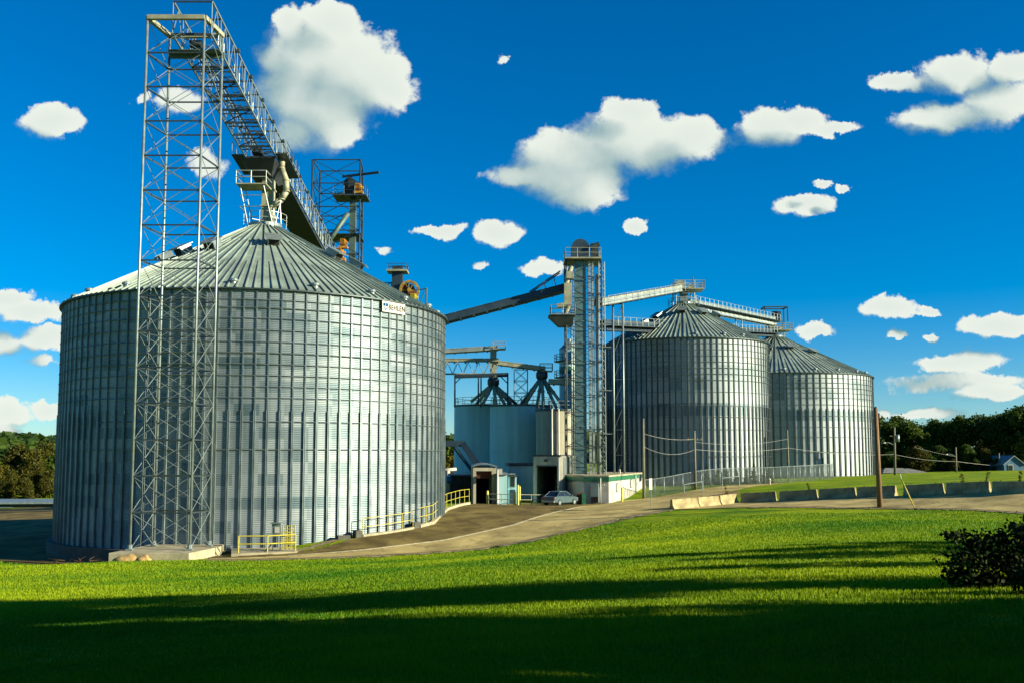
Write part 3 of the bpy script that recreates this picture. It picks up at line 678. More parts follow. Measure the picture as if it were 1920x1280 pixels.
# second elevator head right of the roof: square casing, platform and a yellow sheave
e2 = thing('bucket_elevator', (-13.5, 112, 2), 'square elevator head with small platform and orange sheave behind the left silo roof', 'elevator')
mb = MB().box((-13.5, 112, 15.3), (1.25, 1.1, 26.6))
for z in np.arange(8, 28, 2.5): mb.box((-13.5, 112, z), (1.38, 1.23, .1))
mb.build('leg_casing', 'steel_blue', e2)
dk = MB().box((-13.5, 112, 28.6), (2.4, 2.2, .22)).build('head_platform', 'steel_cream', e2)
mb = MB(); rail(mb, [(-14.6, 111, 28.7), (-12.4, 111, 28.7), (-12.4, 113, 28.7), (-14.6, 113, 28.7)], .7, .035, True); mb.box((-13.5, 112, 29.0), (1.2, 1.0, .5)); mb.build('railing', 'galv_dark', dk)
mb = MB(); c = Vector((-12.0, 111.0, 26.2))
for a0 in np.linspace(0, 2*math.pi, 19)[:-1]:
    d0 = Vector((math.cos(a0), .0, math.sin(a0))); a1 = a0+2*math.pi/18; d1 = Vector((math.cos(a1), .0, math.sin(a1))); mb.beam(c+d0*1.05, c+d1*1.05, .3, .22, up=(0, 1, 0))
for k_ in range(6): a0 = k_*math.pi/3; mb.beam(c, c+Vector((math.cos(a0), 0, math.sin(a0)))*1.0, .08, .08, up=(0, 1, 0))
mb.tube(c-Vector((0, .3, 0)), c+Vector((0, .3, 0)), .25, 10)
mb.build('drive_sheave', 'ochre_paint', e2)
MB().tube(c+Vector((-.2, .25, 0)), c+Vector((-.2, .4, 0)), .85, 20).box(c+Vector((.35, .1, -.5)), (.9, .7, .8)).build('drive_guard', 'rust', e2)
drive(e2, (-11.5, 110.8, 25.3), 1.0, 'yellow_paint')
mb = MB()
for x, z in ((-10.0, 26.5), (-12.1, 27.2)): mb.tube((x, 111, 18), (x, 111, z), .08, 6)
mb.beam((-12.1, 111, 27.2), (-11.8, 111, 27.2), .12); mb.beam((-11.3, 111, 26.2), (-10.0, 111, 26.4), .12); mb.tube((-11.2, 110.8, 23.6), (-10.2, 111, 26.1), .06, 6); mb.tube((-11.8, 111, 24), (-10, 111, 24.2), .06, 6)
mb.build('drive_frame', 'steel_blue', e2)
mb = MB()
for z in (27.3, 26.2, 25.2, 24.4): mb.beam((-16.9, 112, z), (-14.1, 112, z), .09)
mb.tube((-16.7, 112, 26.2), (-14.2, 112, 27.3), .06, 5); mb.tube((-16.7, 112, 24.4), (-14.2, 112, 26.2), .06, 5)
for x in (-16.9, -14.2): mb.tube((x, 112, 20), (x, 112, 27.4), .08, 6)
mb.build('stair_frame', 'steel_blue', e2)

# ------------------------------------------------------------------ conveyors
def conveyor(A, B, label, wd=1.0, ht=.7, m='steel_light', ms='galv', walk=1, truss=0.0, under=None, rails=True, cover=True, idlers=True):
    A, B = Vector(A), Vector(B); t = (B-A); L = t.length; t.normalize(); s = t.cross(Vector((0, 0, 1))).normalized(); n = s.cross(t)
    if s.y > 0 and abs(s.y) > abs(s.x): pass
    root = thing('belt_conveyor', A, label, 'conveyor', 'inclined belt conveyors')
    W = lambda u, v, h: A+t*u+s*v+n*h
    MB().beam(W(0, 0, ht/2), W(L, 0, ht/2), wd, ht, up=n).build('trough', m, root)
    if cover:
        mb = MB(); k_ = int(L/2.4)+1
        for i in range(k_): u0, u1 = L*i/k_+.04, L*(i+1)/k_-.04; mb.beam(W(u0, 0, ht+.05), W(u1, 0, ht+.05), wd*1.08, .10, up=n)
        mb.build('cover', ms, root)
    if idlers:
        for u in np.arange(.8, L, 1.6): MB().box(W(u, 0, -.10), (.22, wd*.9, .2), ax=Matrix((t, s, n)).transposed()).build('return_idler', 'galv_dark', root)
    if walk:
        o = walk*(wd/2+.45); wk = MB().beam(W(0, o, .02), W(L, o, .02), .8, .06, up=n).build('walkway', 'galv_dark', root)
        if rails:
            mb = MB(); pts = [W(u, walk*(wd/2+.82), .05) for u in np.linspace(0, L, max(2, int(L/3)))]
            for a, b in zip(pts[:-1], pts[1:]):
                for q in (.5, 1.05): mb.tube(a+n*q, b+n*q, .028, 5)
            for u in np.linspace(0, L, max(2, int(L/1.6))): p = W(u, walk*(wd/2+.82), .05); mb.tube(p, p+n*1.05, .028, 5)
            mb.build('handrail', 'galv', wk)
    if truss:
        mb = MB()
        for v in (-wd/2, wd/2): mb.beam(W(0, v, -truss), W(L, v, -truss), .12, up=n)
        k_ = max(2, int(L/truss/.8))
        for i in range(k_):
            for v in (-wd/2, wd/2): mb.tube(W(L*i/k_, v, -.02), W(L*(i+.5)/k_, v, -truss), .04, 5); mb.tube(W(L*(i+.5)/k_, v, -truss), W(L*(i+1)/k_, v, -.02), .04, 5)
            mb.tube(W(L*i/k_, -wd/2, -truss), W(L*(i+1)/k_, wd/2, -truss), .035, 5)
        mb.build('truss', ms, root)
    return root, W, L
c1, W1, L1 = conveyor((-13, 112.2, 21.2), (6.6, 112.4, 26.4), 'dark blue inclined conveyor between the left silo and the slender elevator tower', 1.3, .75, 'steel_blue', 'steel_blue', walk=-1)
mb = MB()
for u in np.arange(1, L1, 2.0): mb.box(W1(u, -.66, .38), (.1, .05, .7))
mb.build('side_rib', 'steel_dark', c1)
mb = MB(); mb.beam(W1(L1-4.5, -.7, .9), W1(L1-.3, -.7, 2.4), .14); mb.beam(W1(L1-4.5, .7, .9), W1(L1-.3, .7, 2.4), .14)
for u in (.2, .5, .8): mb.beam(W1(L1-4.5+4.2*u, -.7, .5), W1(L1-4.5+4.2*u, -.7, .9+1.5*u), .1)
mb.build('head_frame', 'steel_blue', c1)
c2, W2, L2 = conveyor((10.2, 112.6, 24.6), (24.0, 135.2, 30.3), 'pale inclined conveyor rising from the elevator tower to the peak of the middle silo', 1.25, .75, 'steel_light', 'steel_cream', walk=1)
c3, W3, L3 = conveyor((25.2, 137.0, 28.7), (46.3, 169.0, 30.7), 'walkway conveyor with close handrails linking the peaks of the middle and farthest silos', 1.2, .6, 'galv', 'galv', walk=1, truss=.7)
c4, W4, L4 = conveyor((11.2, 118.5, 23.0), (46.4, 169.4, 28.6), 'low dark conveyor passing behind the middle silo roof to the farthest silo', 1.2, .7, 'steel_blue', 'steel_blue', walk=1, truss=.5)
mb = MB(); p = W3(L3*.55, 0, -.6); 
for s_ in (-.5, .5): mb.tube(p+Vector((s_, 0, 0)), Vector((p.x+s_, p.y, 21)), .1, 6)
mb.build('trestle_leg', 'galv', c3)

# peak heads of the two right-hand silos
def head(root, C, za, up, m='galv', plat=True, label=None):
    MB().box((C.x, C.y, za+up/2+.2), (1.1, 1.1, up)).build('peak_spout', m, root)
    for x in (-1.3, 1.3):
        for y in (-1.3, 1.3): MB().tube((C.x+x, C.y+y, za-.4), (C.x+x, C.y+y, za+up+.2), .09, 6).build('peak_leg', m, root)
    for z in (.4, .75): 
        mb = MB().beam((C.x-1.3, C.y-1.3, za+up*z), (C.x+1.3, C.y-1.3, za+up*z), .1); mb.beam((C.x-1.3, C.y-1.3, za+up*z), (C.x-1.3, C.y+1.3, za+up*z), .1); mb.build('peak_tie', m, root)
    dk = MB().box((C.x+.6, C.y-.2, za+up+.2), (4.2, 3.2, .14)).build('peak_platform', 'steel_cream', root)
    rail(MB(), [(C.x+x, C.y+y, za+up+.27) for x, y in ((-1.5, -1.8), (2.7, -1.8), (2.7, 1.4), (-1.5, 1.4))], 1.1, .045, True, mids=(.33, .66)).build('railing', 'steel_light', dk)
    rail(MB(), [(C.x+2.2*math.cos(t), C.y+2.2*math.sin(t), za-.55) for t in np.linspace(0, 2*math.pi, 13)[:-1]], 1.0, .03, True).build('peak_railing', 'galv', root)
    mb = MB().tube((C.x-.6, C.y-1.0, za+up+1.0), (C.x-.6, C.y+.4, za+up+1.0), .55, 14).box((C.x-.6, C.y-.3, za+up+.7), (1.2, 1.5, 1.0)).box((C.x+.9, C.y-.2, za+up+.6), (.7, .7, .6)); mb.build('head_pulley', 'steel_cream', root)
    MB().tube((C.x+1.4, C.y, za+up+.3), (C.x+1.4, C.y, za+up+2.2), .06, 6).build('lamp_post', 'galv_dark', root)
head(s2, S2C, 28.7, 1.6)
head(s3, S3C, 28.0, .9)
mb = MB(); c = Vector((S3C.x, S3C.y, 30.6))
for x in (-2, 2):
    for y in (-1.2, 1.2): mb.beam(c+Vector((x, y, 0)), c+Vector((x, y, 2.6)), .16)
for y in (-1.2, 1.2): mb.beam(c+Vector((-2, y, 2.6)), c+Vector((2, y, 2.6)), .2)
for x in (-2, 2): mb.beam(c+Vector((x, -1.2, 2.6)), c+Vector((x, 1.2, 2.6)), .2)
mb.box(c+Vector((.3, 0, 1.0)), (1.4, 1.2, 1.8)); mb.build('head_frame', 'steel_blue', s3)

# trestle under the pale conveyor
tr = thing('trestle', (13, 117, 3), 'narrow steel trestle propping the pale conveyor beside the middle silo', 'trestle')
pT = W2(L2*.205, 0, -.2)
for s_ in (-.6, .6): MB().tube((pT.x+s_, pT.y, 3), (pT.x+s_, pT.y, pT.z), .11, 8).build('leg', 'galv', tr, True)
zz = np.linspace(4, pT.z, 8)
for k_ in range(8): MB().beam((pT.x-.6, pT.y, zz[k_]), (pT.x+.6, pT.y, zz[k_]), .09).build('strut', 'galv_dark', tr)
for k_ in range(7): MB().tube((pT.x-.6, pT.y, zz[k_]), (pT.x+.6, pT.y, zz[k_+1]), .04, 5).build('cross_brace', 'galv_dark', tr)

# ------------------------------------------------------------------ main elevator tower
et = thing('bucket_elevator', (8.3, 112, 2.4), 'slender elevator tower with bright casings and domed head left of the middle silo', 'elevator')
ET = [(6.3, 110.2), (10.4, 110.2), (10.4, 113.8), (6.3, 113.8)]
lattice(et, ET, 2.2, 29.6, 14, .075, .04, .024, 'galv_dark', 'galv_dark')
for (x, y, wd, m_) in ((7.95, 110.9, 1.3, 'tower_teal'), (9.02, 110.7, .26, 'steel_light'), (9.42, 110.7, .26, 'steel_light')):
    mb = MB().box((x, y, 15.9), (wd, .6, 27.4))
    for z in np.arange(3, 29, 2.44): mb.box((x, y, z), (wd+.1, .7, .1))
    mb.build('leg_casing', m_, et)
for (x, r_) in ((9.88, .18), (6.9, .1), (7.15, .07)): MB().tube((x, 110.5, 2.3), (x, 110.5, 28 if x < 10 else 25.0), r_, 10).build('down_pipe', 'galv', et, True)
lad = MB()
for x in (10.12, 10.78): lad.tube((x, 110.6, 2.6), (x, 110.6, 29.5), .05, 6)
for i, z in enumerate(np.arange(3, 29, 1.05)): lad.tube((10.12, 110.6, z), (10.78, 110.6, z+1.05), .03, 5); lad.tube((10.78, 110.6, z), (10.12, 110.6, z+1.05), .03, 5); 
for z in np.arange(4, 29.5, 2.1): lad.beam((10.12, 110.6, z), (10.78, 110.6, z), .07)
lad.build('ladder_mast', 'galv', et)
dk = MB().box((8.25, 111.6, 29.75), (4.2, 4.4, .16)).build('head_platform', 'steel_cream', et)
rail(MB(), [(6.2, 109.5, 29.85), (10.3, 109.5, 29.85), (10.3, 113.7, 29.85), (6.2, 113.7, 29.85)], 1.1, .03, True).build('railing', 'steel_cream', dk)
mb = MB(); mb.box((8.0, 111.2, 30.5), (2.1, 1.1, 1.3)); 
for k_ in range(12):
    a0, a1 = math.pi*k_/12, math.pi*(k_+1)/12
    q = [Vector((8.0+1.08*math.cos(a), 0, 31.1+1.15*math.sin(a))) for a in (a0, a1)]
    mb.add([(q[0].x, 110.65, q[0].z), (q[1].x, 110.65, q[1].z), (q[1].x, 111.75, q[1].z), (q[0].x, 111.75, q[0].z), (8.0, 110.65, 31.1), (8.0, 111.75, 31.1)], [(0, 1, 2, 3), (0, 4, 1), (3, 2, 5)])
mb.build('head_dome', 'steel_blue', et)
mb = MB().box((9.7, 111.4, 31.0), (.9, .9, 1.6)).tube((9.2, 110.6, 31.2), (10.2, 110.6, 31.6), .3, 10); mb.build('drive_motor', 'galv_dark', et)
mb = MB().box((5.9, 111, 23.2), (2.9, 3.0, .14)); dk = mb.build('transfer_platform', 'galv', et)
rail(MB(), [(4.5, 109.6, 23.3), (7.3, 109.6, 23.3), (7.3, 112.4, 23.3), (4.5, 112.4, 23.3)], 1.0, .03, True).build('railing', 'galv', dk)
mb = MB(); mb.box((6.5, 110.4, 25.6), (.9, .8, 2.6)); mb.tube((6.9, 110.3, 28.9), (6.3, 110.3, 26.8), .28, 10); mb.tube((6.6, 110.3, 24.3), (6.2, 110.3, 23.3), .26, 10); mb.box((6.7, 110.1, 27.8), (.8, .8, .8)); mb.tube((5.2, 110.2, 24.2), (6.3, 110.2, 24.4), .3, 10)
mb.build('transfer_spout', 'steel_cream', et)
mb = MB(); mb.add([(4.2, 109.6, 23.1), (7.2, 109.6, 23.1), (7.2, 112, 23.1), (4.2, 112, 23.1), (5.4, 110.2, 21.9), (7.0, 110.2, 21.9), (7.0, 111.6, 21.9), (5.4, 111.6, 21.9)], [(7, 6, 5, 4), (0, 4, 5, 1), (1, 5, 6, 2), (2, 6, 7, 3), (3, 7, 4, 0)]); mb.build('platform_bracket', 'galv_dark', et)
for z in (9.5, 14.5, 19.5): MB().box((10.9, 111, z), (1.2, 1.2, .08)).build('rest_platform', 'galv', et)

# ------------------------------------------------------------------ concrete/steel bins in the middle
def bin_(px0, px1, Y, row, label, m, rim=True):
    c = (px0+px1)/2; x = (c-960)/1790*Y; r = (px1-px0)/2/1800*Y; zt = P(c, row, Y-r).z; z0 = 1.2
    root = thing('storage_bin', (x, Y, z0), label, 'storage bin', 'smooth painted storage bins')
    MB().lathe((x, Y, 0), [(r, z0), (r, zt)], 72).build('wall', m, root, True)
    MB().lathe((x, Y, 0), [(r+.06, zt-.25), (r+.06, zt+.03), (.02, zt+r*.06)], 72).build('roof', 'galv_dark', root)
    rail(MB(), [(x+(r-.2)*math.cos(t), Y+(r-.2)*math.sin(t), zt+.05) for t in np.linspace(0, 2*math.pi, 17)[:-1]], 1.05, .035, True).build('railing', 'galv', root)
    for q in (.25, .5, .75): MB().lathe((x, Y, 0), [(r+.004, z0+(zt-z0)*q-.05), (r+.03, z0+(zt-z0)*q-.03), (r+.03, z0+(zt-z0)*q+.03), (r+.004, z0+(zt-z0)*q+.05)], 72).build('weld_seam', m, root, True)
    return root, x, r, zt
b1, b1x, b1r, b1z = bin_(852, 962, 146, 757, 'shaded blue bin at the left end of the round bins, beside the huge silo', 'tank_shade_blue')
b2, b2x, b2r, b2z = bin_(918, 1036, 139, 757, 'broad shaded blue bin, middle one of the round bins behind the drive-through sheds', 'tank_shade_blue')
b3, b3x, b3r, b3z = bin_(1004, 1086, 131, 766, 'cream sunlit bin at the right end of the round bins, beside the elevator tower', 'tank_cream')
for dx in (-.6, .1): 
    a = math.atan2(-b3x*0-131, -b3x)+dx*.4; MB().tube((b3x+(b3r+.2)*math.cos(a), 131+(b3r+.2)*math.sin(a), 2), (b3x+(b3r+.2)*math.cos(a), 131+(b3r+.2)*math.sin(a), b3z), .14, 8).build('down_pipe', 'white_paint', b3, True)
hb_x = (1067-960)/1790*150; hb_r = 1.55; hz1 = P(1067, 655, 150).z
hb = thing('hopper_bin', (hb_x, 150, 2), 'tall narrow grey hopper bin with ring platforms behind the elevator tower', 'hopper bin')
MB().lathe((hb_x, 150, 0), [(hb_r, 2), (hb_r, hz1)], 32).build('wall', 'tank_shade_blue', hb, True)
MB().lathe((hb_x, 150, 0), [(hb_r+.1, hz1-.05), (.45, hz1+1.2), (.45, hz1+1.6), (.01, hz1+1.7)], 32).build('roof', 'galv', hb)
for row in (677, 707):
    z = P(1067, row, 150).z; d_ = MB().lathe((hb_x, 150, 0), [(hb_r, z-.12), (hb_r+.8, z-.12), (hb_r+.8, z), (hb_r, z)], 24).build('ring_platform', 'galv_dark', hb)
    rail(MB(), [(hb_x+(hb_r+.75)*math.cos(t), 150+(hb_r+.75)*math.sin(t), z) for t in np.linspace(0, 2*math.pi, 13)[:-1]], 1.0, .04, True).build('railing', 'galv_dark', d_)
z = P(1067, 694, 150).z; MB().lathe((hb_x, 150, 0), [(hb_r+.03, z-.5), (hb_r+.03, z+.5)], 32).build('colour_band', 'green_trim', hb)

# distribution gear above the bins
YB = 138.0
Q = lambda px, row, Y=YB: P(px, row, Y)
g1, _, _ = conveyor(Q(800, 664), Q(934, 656), 'upper pale conveyor ending above the left bins', 1.0, .5, 'steel_light', 'steel_cream', walk=-1, rails=False)
g2, _, _ = conveyor(Q(800, 678), Q(936, 678), 'truss bridge with zigzag web running from the huge silo to the left distributor', 1.4, .35, 'steel_cream', 'steel_cream', walk=0, truss=1.75)
g3, _, _ = conveyor(Q(930, 683), Q(1022, 695), 'short pale conveyor joining the two distributors above the bins', 1.0, .5, 'steel_cream', 'steel_cream', walk=-1, rails=False)
g4, _, _ = conveyor(Q(1028, 719, 136), Q(1092, 723, 136), 'small level conveyor between the right distributor and the elevator tower', .9, .6, 'steel_cream', 'steel_cream', walk=-1, rails=False)
def distributor(px, row, label, ends, Y=YB, up=None):
    c = Q(px, row, Y); root = thing('grain_distributor', c, label, 'distributor', 'distributors with spouts over the bins')
    MB().lathe(c, [(.01, 1.0), (.5, .9), (.85, .3), (.85, -.3), (.5, -.9), (.01, -.95)], 20).build('body', 'galv_dark', root, True)
    if up: MB().box((c.x, c.y, (c.z+up)/2+.3), (.9, .9, up-c.z)).build('inlet', 'steel_cream', root)
    for (qx, qr, dy) in ends:
        e = Q(qx, qr, Y+dy); mb = MB(); a = c+Vector((0, 0, -.2)); mb.tube(a, e, .24, 10)
        m_ = a.lerp(e, .5); d_ = (e-a).normalized(); mb.tube(m_-d_*.08, m_+d_*.08, .31, 10); mb.build('spout', 'steel_cream', root, True)
    return root, c
d1, d1c = distributor(925, 716, 'left distributor under the steel portal frame, spouts spread over the shaded blue bins',
   [(884, 752, 4), (893, 757, 2), (905, 757, -3), (946, 757, -2), (958, 757, 0), (968, 757, 2), (930, 757, -4)], up=Q(925, 655).z)
d2, d2c = distributor(1016, 703, 'right distributor with long splayed spouts reaching down to the cream bin',
   [(977, 757, 0), (985, 757, -2), (1007, 760, -3), (1019, 762, -4), (1043, 764, -3), (1060, 766, -4)], up=Q(1016, 690).z)
for dd, c in ((d1, Q(936, 652)), (d2, Q(1024, 693))):
    k_ = MB().box(c+Vector((0, 0, -.2)), (1.8, 1.8, .12)).build('service_deck', 'steel_cream', dd)
    rail(MB(), [c+Vector((x, y, -.15)) for x, y in ((-.9, -.9), (.9, -.9), (.9, .9), (-.9, .9))], 1.0, .045, True).build('railing', 'steel_cream', k_)
pf_ = thing('portal_frame', Q(900, 757), 'brown steel portal frame standing on the shaded blue bins around the left distributor', 'frame')
tops = [Q(853, 704, 136), Q(952, 700, 136), Q(952, 704, 141), Q(853, 707, 141)]
for a in tops: MB().beam((a.x, a.y, b2z-.1), a, .22, .22).build('leg', 'steel_blue', pf_)
for px in (897, 902): a = Q(px, 703, 136 if px < 900 else 141); MB().beam((a.x, a.y, b2z-.1), a, .2).build('leg', 'steel_blue', pf_)
for a, b in zip(tops, tops[1:]+tops[:1]): MB().beam(a, b, .22, .3).build('cross_beam', 'steel_blue', pf_)
for px, s_ in ((853, 1), (952, -1)): a = Q(px, 704, 136); MB().beam(a+Vector((0, 0, -1.1)), a+Vector((1.0*s_, 0, -.1)), .14).build('knee_brace', 'steel_blue', pf_)
lt = thing('lattice_mast', Q(976, 757, 152), 'thin lattice mast seen between the two distributors', 'mast')
a, b = Q(964, 692, 152), Q(989, 692, 152); lattice(lt, [(a.x, 151), (b.x, 151), (b.x, 153.1), (a.x, 153.1)], 2, a.z, 10, .07, .04, .035, 'galv')
# long spouts & chute near the huge silo
ch = thing('inclined_chute', Q(840, 832, 128), 'dark inclined chute crossing low in front of the left shaded blue bin', 'chute')
MB().path([Q(815, 831, 128), Q(868, 831, 128), Q(905, 884, 126)], .55, 4).build('duct', 'steel_blue', ch); 
mb = MB().tube(Q(850, 835, 128), Q(893, 893, 126), .22, 8); mb.build('support_strut', 'steel_blue', ch)

# ------------------------------------------------------------------ buildings
def wall_box(mb, a, b, z0, z1, th):
    a, b = Vector((*a, 0)), Vector((*b, 0)); mb.beam(a+Vector((0, 0, (z0+z1)/2)), b+Vector((0, 0, (z0+z1)/2)), th, z1-z0)
# office: long low white building with green fascia
N_ = Vector(XY(1141, 104)); RB = Vector(XY(1206, 124)); L1_ = Vector(XY(1095, 104.6)); L2_ = Vector(XY(1040, 113)); BK = RB+(L2_-N_)*.9
zg = G(*N_)-.6; zt = P(1141, 902, 104).z
of = thing('site_office', (N_.x, N_.y, zg), 'long low white office with green fascia and flat roof by the road fork', 'building')
MB().prism([tuple(N_), tuple(RB), tuple(BK), tuple(L2_), tuple(L1_)], zg, zt).build('wall', 'white_paint', of)
def grow(pts, d):
    c = sum(pts, Vector((0, 0)))/len(pts); return [tuple(p+(p-c).normalized()*d) for p in pts]
MB().prism(grow([N_, RB, BK, L2_, L1_], .22), zt+.003, zt+.5).build('fascia', 'green_trim', of)
MB().prism(grow([N_, RB, BK, L2_, L1_], .16), zt+.502, zt+.66).build('roof', 'concrete', of)
dr = (RB-N_).normalized(); nr = Vector((dr.y, -dr.x)); fr = (L1_-N_).normalized(); nf = Vector((-fr.y, fr.x))
if nf.y > 0: nf = -nf
def on_wall(o, d, n, u, z, wd, ht, name, m, th=.06, parent=of):
    c = o+d*u+n*(th/2+.004); ang = math.atan2(d.y, d.x); return MB().box((c.x, c.y, z), (wd, th, ht), ang).build(name, m, parent)
for u in (4.2, 12.5, 18.5):
    wz = G(*(N_+dr*u))+1.5; f_ = on_wall(N_, dr, nr, u, wz, 1.3, 1.0, 'window', 'galv', .08)
    on_wall(N_, dr, nr, u, wz, 1.1, .8, 'pane', 'glass_dark' if u > 15 else 'tank_cream', .12, f_)
dz_ = G(*(N_+dr*15.5))+1.05; f_ = on_wall(N_, dr, nr, 15.5, dz_, 1.0, 2.05, 'door', 'steel_light', .08); on_wall(N_, dr, nr, 15.85, dz_, .08, .14, 'handle', 'steel_dark', .16, f_)
zc_ = zt-1.0; c = N_+fr*1.45+nf*.35; MB().box((c.x, c.y, zc_-.2), (.85, .7, 2.0), math.atan2(fr.y, fr.x)).build('wall_cabinet', 'galv', of)
c = N_+fr*1.45+nf*.74; MB().box((c.x, c.y, zc_-.9), (.75, .1, .6), math.atan2(fr.y, fr.x)).build('cabinet_grille', 'dark_void', of)
c = N_+fr*.85+nf*.3; MB().tube((c.x, c.y, zg+.6), (c.x, c.y, zt+.4), .06, 8).build('conduit', 'white_paint', of, True)
an_ = (L2_-L1_).normalized(); na = Vector((-an_.y, an_.x)); na = na if na.y < 0 else -na
q_ = L2_-an_*1.4+na*.05; MB().box((q_.x, q_.y, zt-1.1), (1.1, .05, .5), math.atan2(an_.y, an_.x)).build('notice', 'red_paint', of)
MB().box((N_.x+fr.x*.6+nf.x*.06, N_.y+fr.y*.6+nf.y*.06, zt-.35), (.3, .12, .16), math.atan2(fr.y, fr.x)).build('wall_lamp', 'white_paint', of)
c = N_+dr*10; MB().tube((c.x-.8, c.y, zt+.5), (c.x-.8, c.y, zt+1.2), .08, 8).build('roof_pipe', 'white_paint', of)
# rusty notice & board near office
nb = MB(); q = on(1087, 103.2); nb.box(q+Vector((0, 0, .65)), (.7, .5, 1.3)); nb.box(q+Vector((0, -.27, .7)), (.5, .06, .9)); tag(nb.build('storage_locker', 'wood_brown', None, base=q), 'brown locker standing against the office front next to the car', 'locker')
nb = MB(); q = on(1094, 102.9); nb.box(q+Vector((0, 0, .55)), (.42, .4, 1.1)); nb.box(q+Vector((0, 0, 1.14)), (.48, .46, .08)); tag(nb.build('waste_bin', 'green_trim', None, base=q), 'small green bin between the brown locker and the office cabinet', 'bin')

# tall receiving bay
A0, A1, A2 = Vector(XY(1001, 108)), Vector(XY(1051, 107)), Vector(XY(1081, 119)); A3 = A0+(A2-A1)
z0 = G(*A1)-.5; z1 = P(1051, 855, 107).z
rc = thing('receiving_shed', (A1.x, A1.y, z0), 'tall cream drive-through shed with open front bay beside the office', 'building')
ds = (A2-A1).normalized(); ns = Vector((ds.y, -ds.x)); fb_ = (A1-A0).normalized(); nb_ = Vector((fb_.y, -fb_.x)); angf = math.atan2(fb_.y, fb_.x)
mb = MB(); wall_box(mb, A1, A2, z0, z1, .25); mb.build('side_wall', 'white_paint', rc)
mb = MB(); wall_box(mb, A0+ds*.3, A3, z0, z1, .25); mb.build('side_wall', 'tank_cream', rc)
mb = MB()
for u in np.arange(.6, (A2-A1).length, .8): c = A1+ds*u+ns*.16; mb.box((c.x, c.y, (z0+z1)/2), (.28, .08, z1-z0-.1), math.atan2(ds.y, ds.x))
mb.build('wall_rib', 'galv', rc)
mb = MB(); wall_box(mb, A0, A0+fb_*.4, z0, z1, .4); wall_box(mb, A1-fb_*.35, A1, z0, z1, .4); mb.build('door_post', 'tank_cream', rc)
mb = MB(); wall_box(mb, A0+fb_*.4, A1-fb_*.35, z1-1.0, z1, .4); mb.build('door_header', 'tank_cream', rc)
mb = MB(); wall_box(mb, A3, A2, z0, z1, .25); mb.build('rear_wall', 'rust', rc)
mb = MB(); c = A0+fb_*1.5+ds*11.2; mb.box((c.x, c.y, z0+2.3), (2.0, .3, 4.4), angf); mb.build('inner_dark_block', 'dark_void', rc)  # near-black block inside the bay, in front of the rear wall
mb = MB(); mb.prism(grow([A0, A1, A2, A3], .2), z1+.003, z1+.18); mb.build('roof', 'roof_dark', rc)

c = A1-fb_*.1+nb_*.3; MB().path([Vector((c.x, c.y, z0)), Vector((c.x, c.y, z1-.1))], .06, 8).build('down_pipe', 'white_paint', rc, True)
c = (A0+A1)/2+nb_*.35; MB().box((c.x, c.y, z1-.45), (.45, .3, .25), angf).build('flood_lamp', 'steel_dark', rc)
c = (A0+A1)/2+nb_*.24; MB().box((c.x, c.y, z1-1.05), ((A1-A0).length-.7, .05, .12), angf).build('door_track', 'steel_dark', rc)
# dump shed with small annex
B0, B1 = Vector(XY(887, 102)), Vector(XY(930, 102)); z0 = G(*B0)-.5; z1 = P(905, 876, 102).z; dB = Vector((-.05, 1)).normalized(); B2, B3 = B1+dB*14, B0+dB*14
ds_ = thing('dump_shed', (B0.x, B0.y, z0), 'pale drive-through dump shed with dark open doorway left of the yellow posts', 'building')
for a, b in ((B0, B3), (B1, B2)): mb = MB(); wall_box(mb, a+dB*.3, b, z0, z1, .22); mb.build('side_wall', 'galv', ds_)
mb = MB(); wall_box(mb, B0, B0+Vector((.32, 0)), z0, z1, .4); wall_box(mb, B1-Vector((.45, 0)), B1, z0, z1, .4); mb.build('door_post', 'tank_cream', ds_)
mb = MB(); wall_box(mb, B0+Vector((.32, 0)), B1-Vector((.45, 0)), z1-.35, z1, .4); mb.build('door_header', 'tank_cream', ds_)
c = (B0+B1)/2; mb = MB().box((c.x-.05, 102.4, z1-.75), (1.75, .35, .75))
for k_ in range(4): mb.box((c.x-.05, 102.2, z1-.5-.18*k_), (1.7, .06, .1))
mb.build('rolled_door', 'rust', ds_)
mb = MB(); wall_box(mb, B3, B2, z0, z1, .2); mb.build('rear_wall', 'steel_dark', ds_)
mb = MB(); n = 10; pr = []
for k_ in range(n+1): t = k_/n; pr.append((B0.x-.15+(B1.x-B0.x+.3)*t, z1+.45*math.sin(math.pi*(.12+.76*t))-.12))
vs = [(x, 101.7, z) for x, z in pr]+[(x-.7, 116.2, z) for x, z in pr]+[(x, 101.7, z+.12) for x, z in pr]+[(x-.7, 116.2, z+.12) for x, z in pr]; q = n+1
fs = []
for k_ in range(n): fs += [(k_, k_+1, q+k_+1, q+k_), (2*q+k_, 3*q+k_, 3*q+k_+1, 2*q+k_+1), (k_, 2*q+k_, 2*q+k_+1, k_+1)]
mb.add(vs, fs); mb.build('roof', 'galv', ds_)
mb = MB().box((c.x+.5, 107.5, z0+2.0), (.35, 1.0, 2.6)); mb.build('inner_panel', 'steel_light', ds_)
c0, c1_ = Vector(XY(931, 101.2)), Vector(XY(951, 101.2)); z2 = P(940, 889, 101).z
mb = MB(); mb.prism([tuple(c0), tuple(c1_), (c1_.x-.4, 109), (c0.x-.4, 109)], z0, z2); an = mb.build('annex', 'tank_shade_blue', ds_)
mb = MB(); mb.prism([(c0.x-.1, 101.0), (c1_.x+.15, 101.0), (c1_.x-.3, 109.2), (c0.x-.5, 109.2)], z2+.003, z2+.12); mb.build('annex_roof', 'galv', an)
mb = MB().tube((c0.x+.1, 100.9, z0), (c0.x+.1, 100.9, z1-.2), .12, 8); mb.box((c0.x+.35, 101.1, z1-.4), (.5, .5, .6)); mb.build('dust_duct', 'white_paint', ds_)
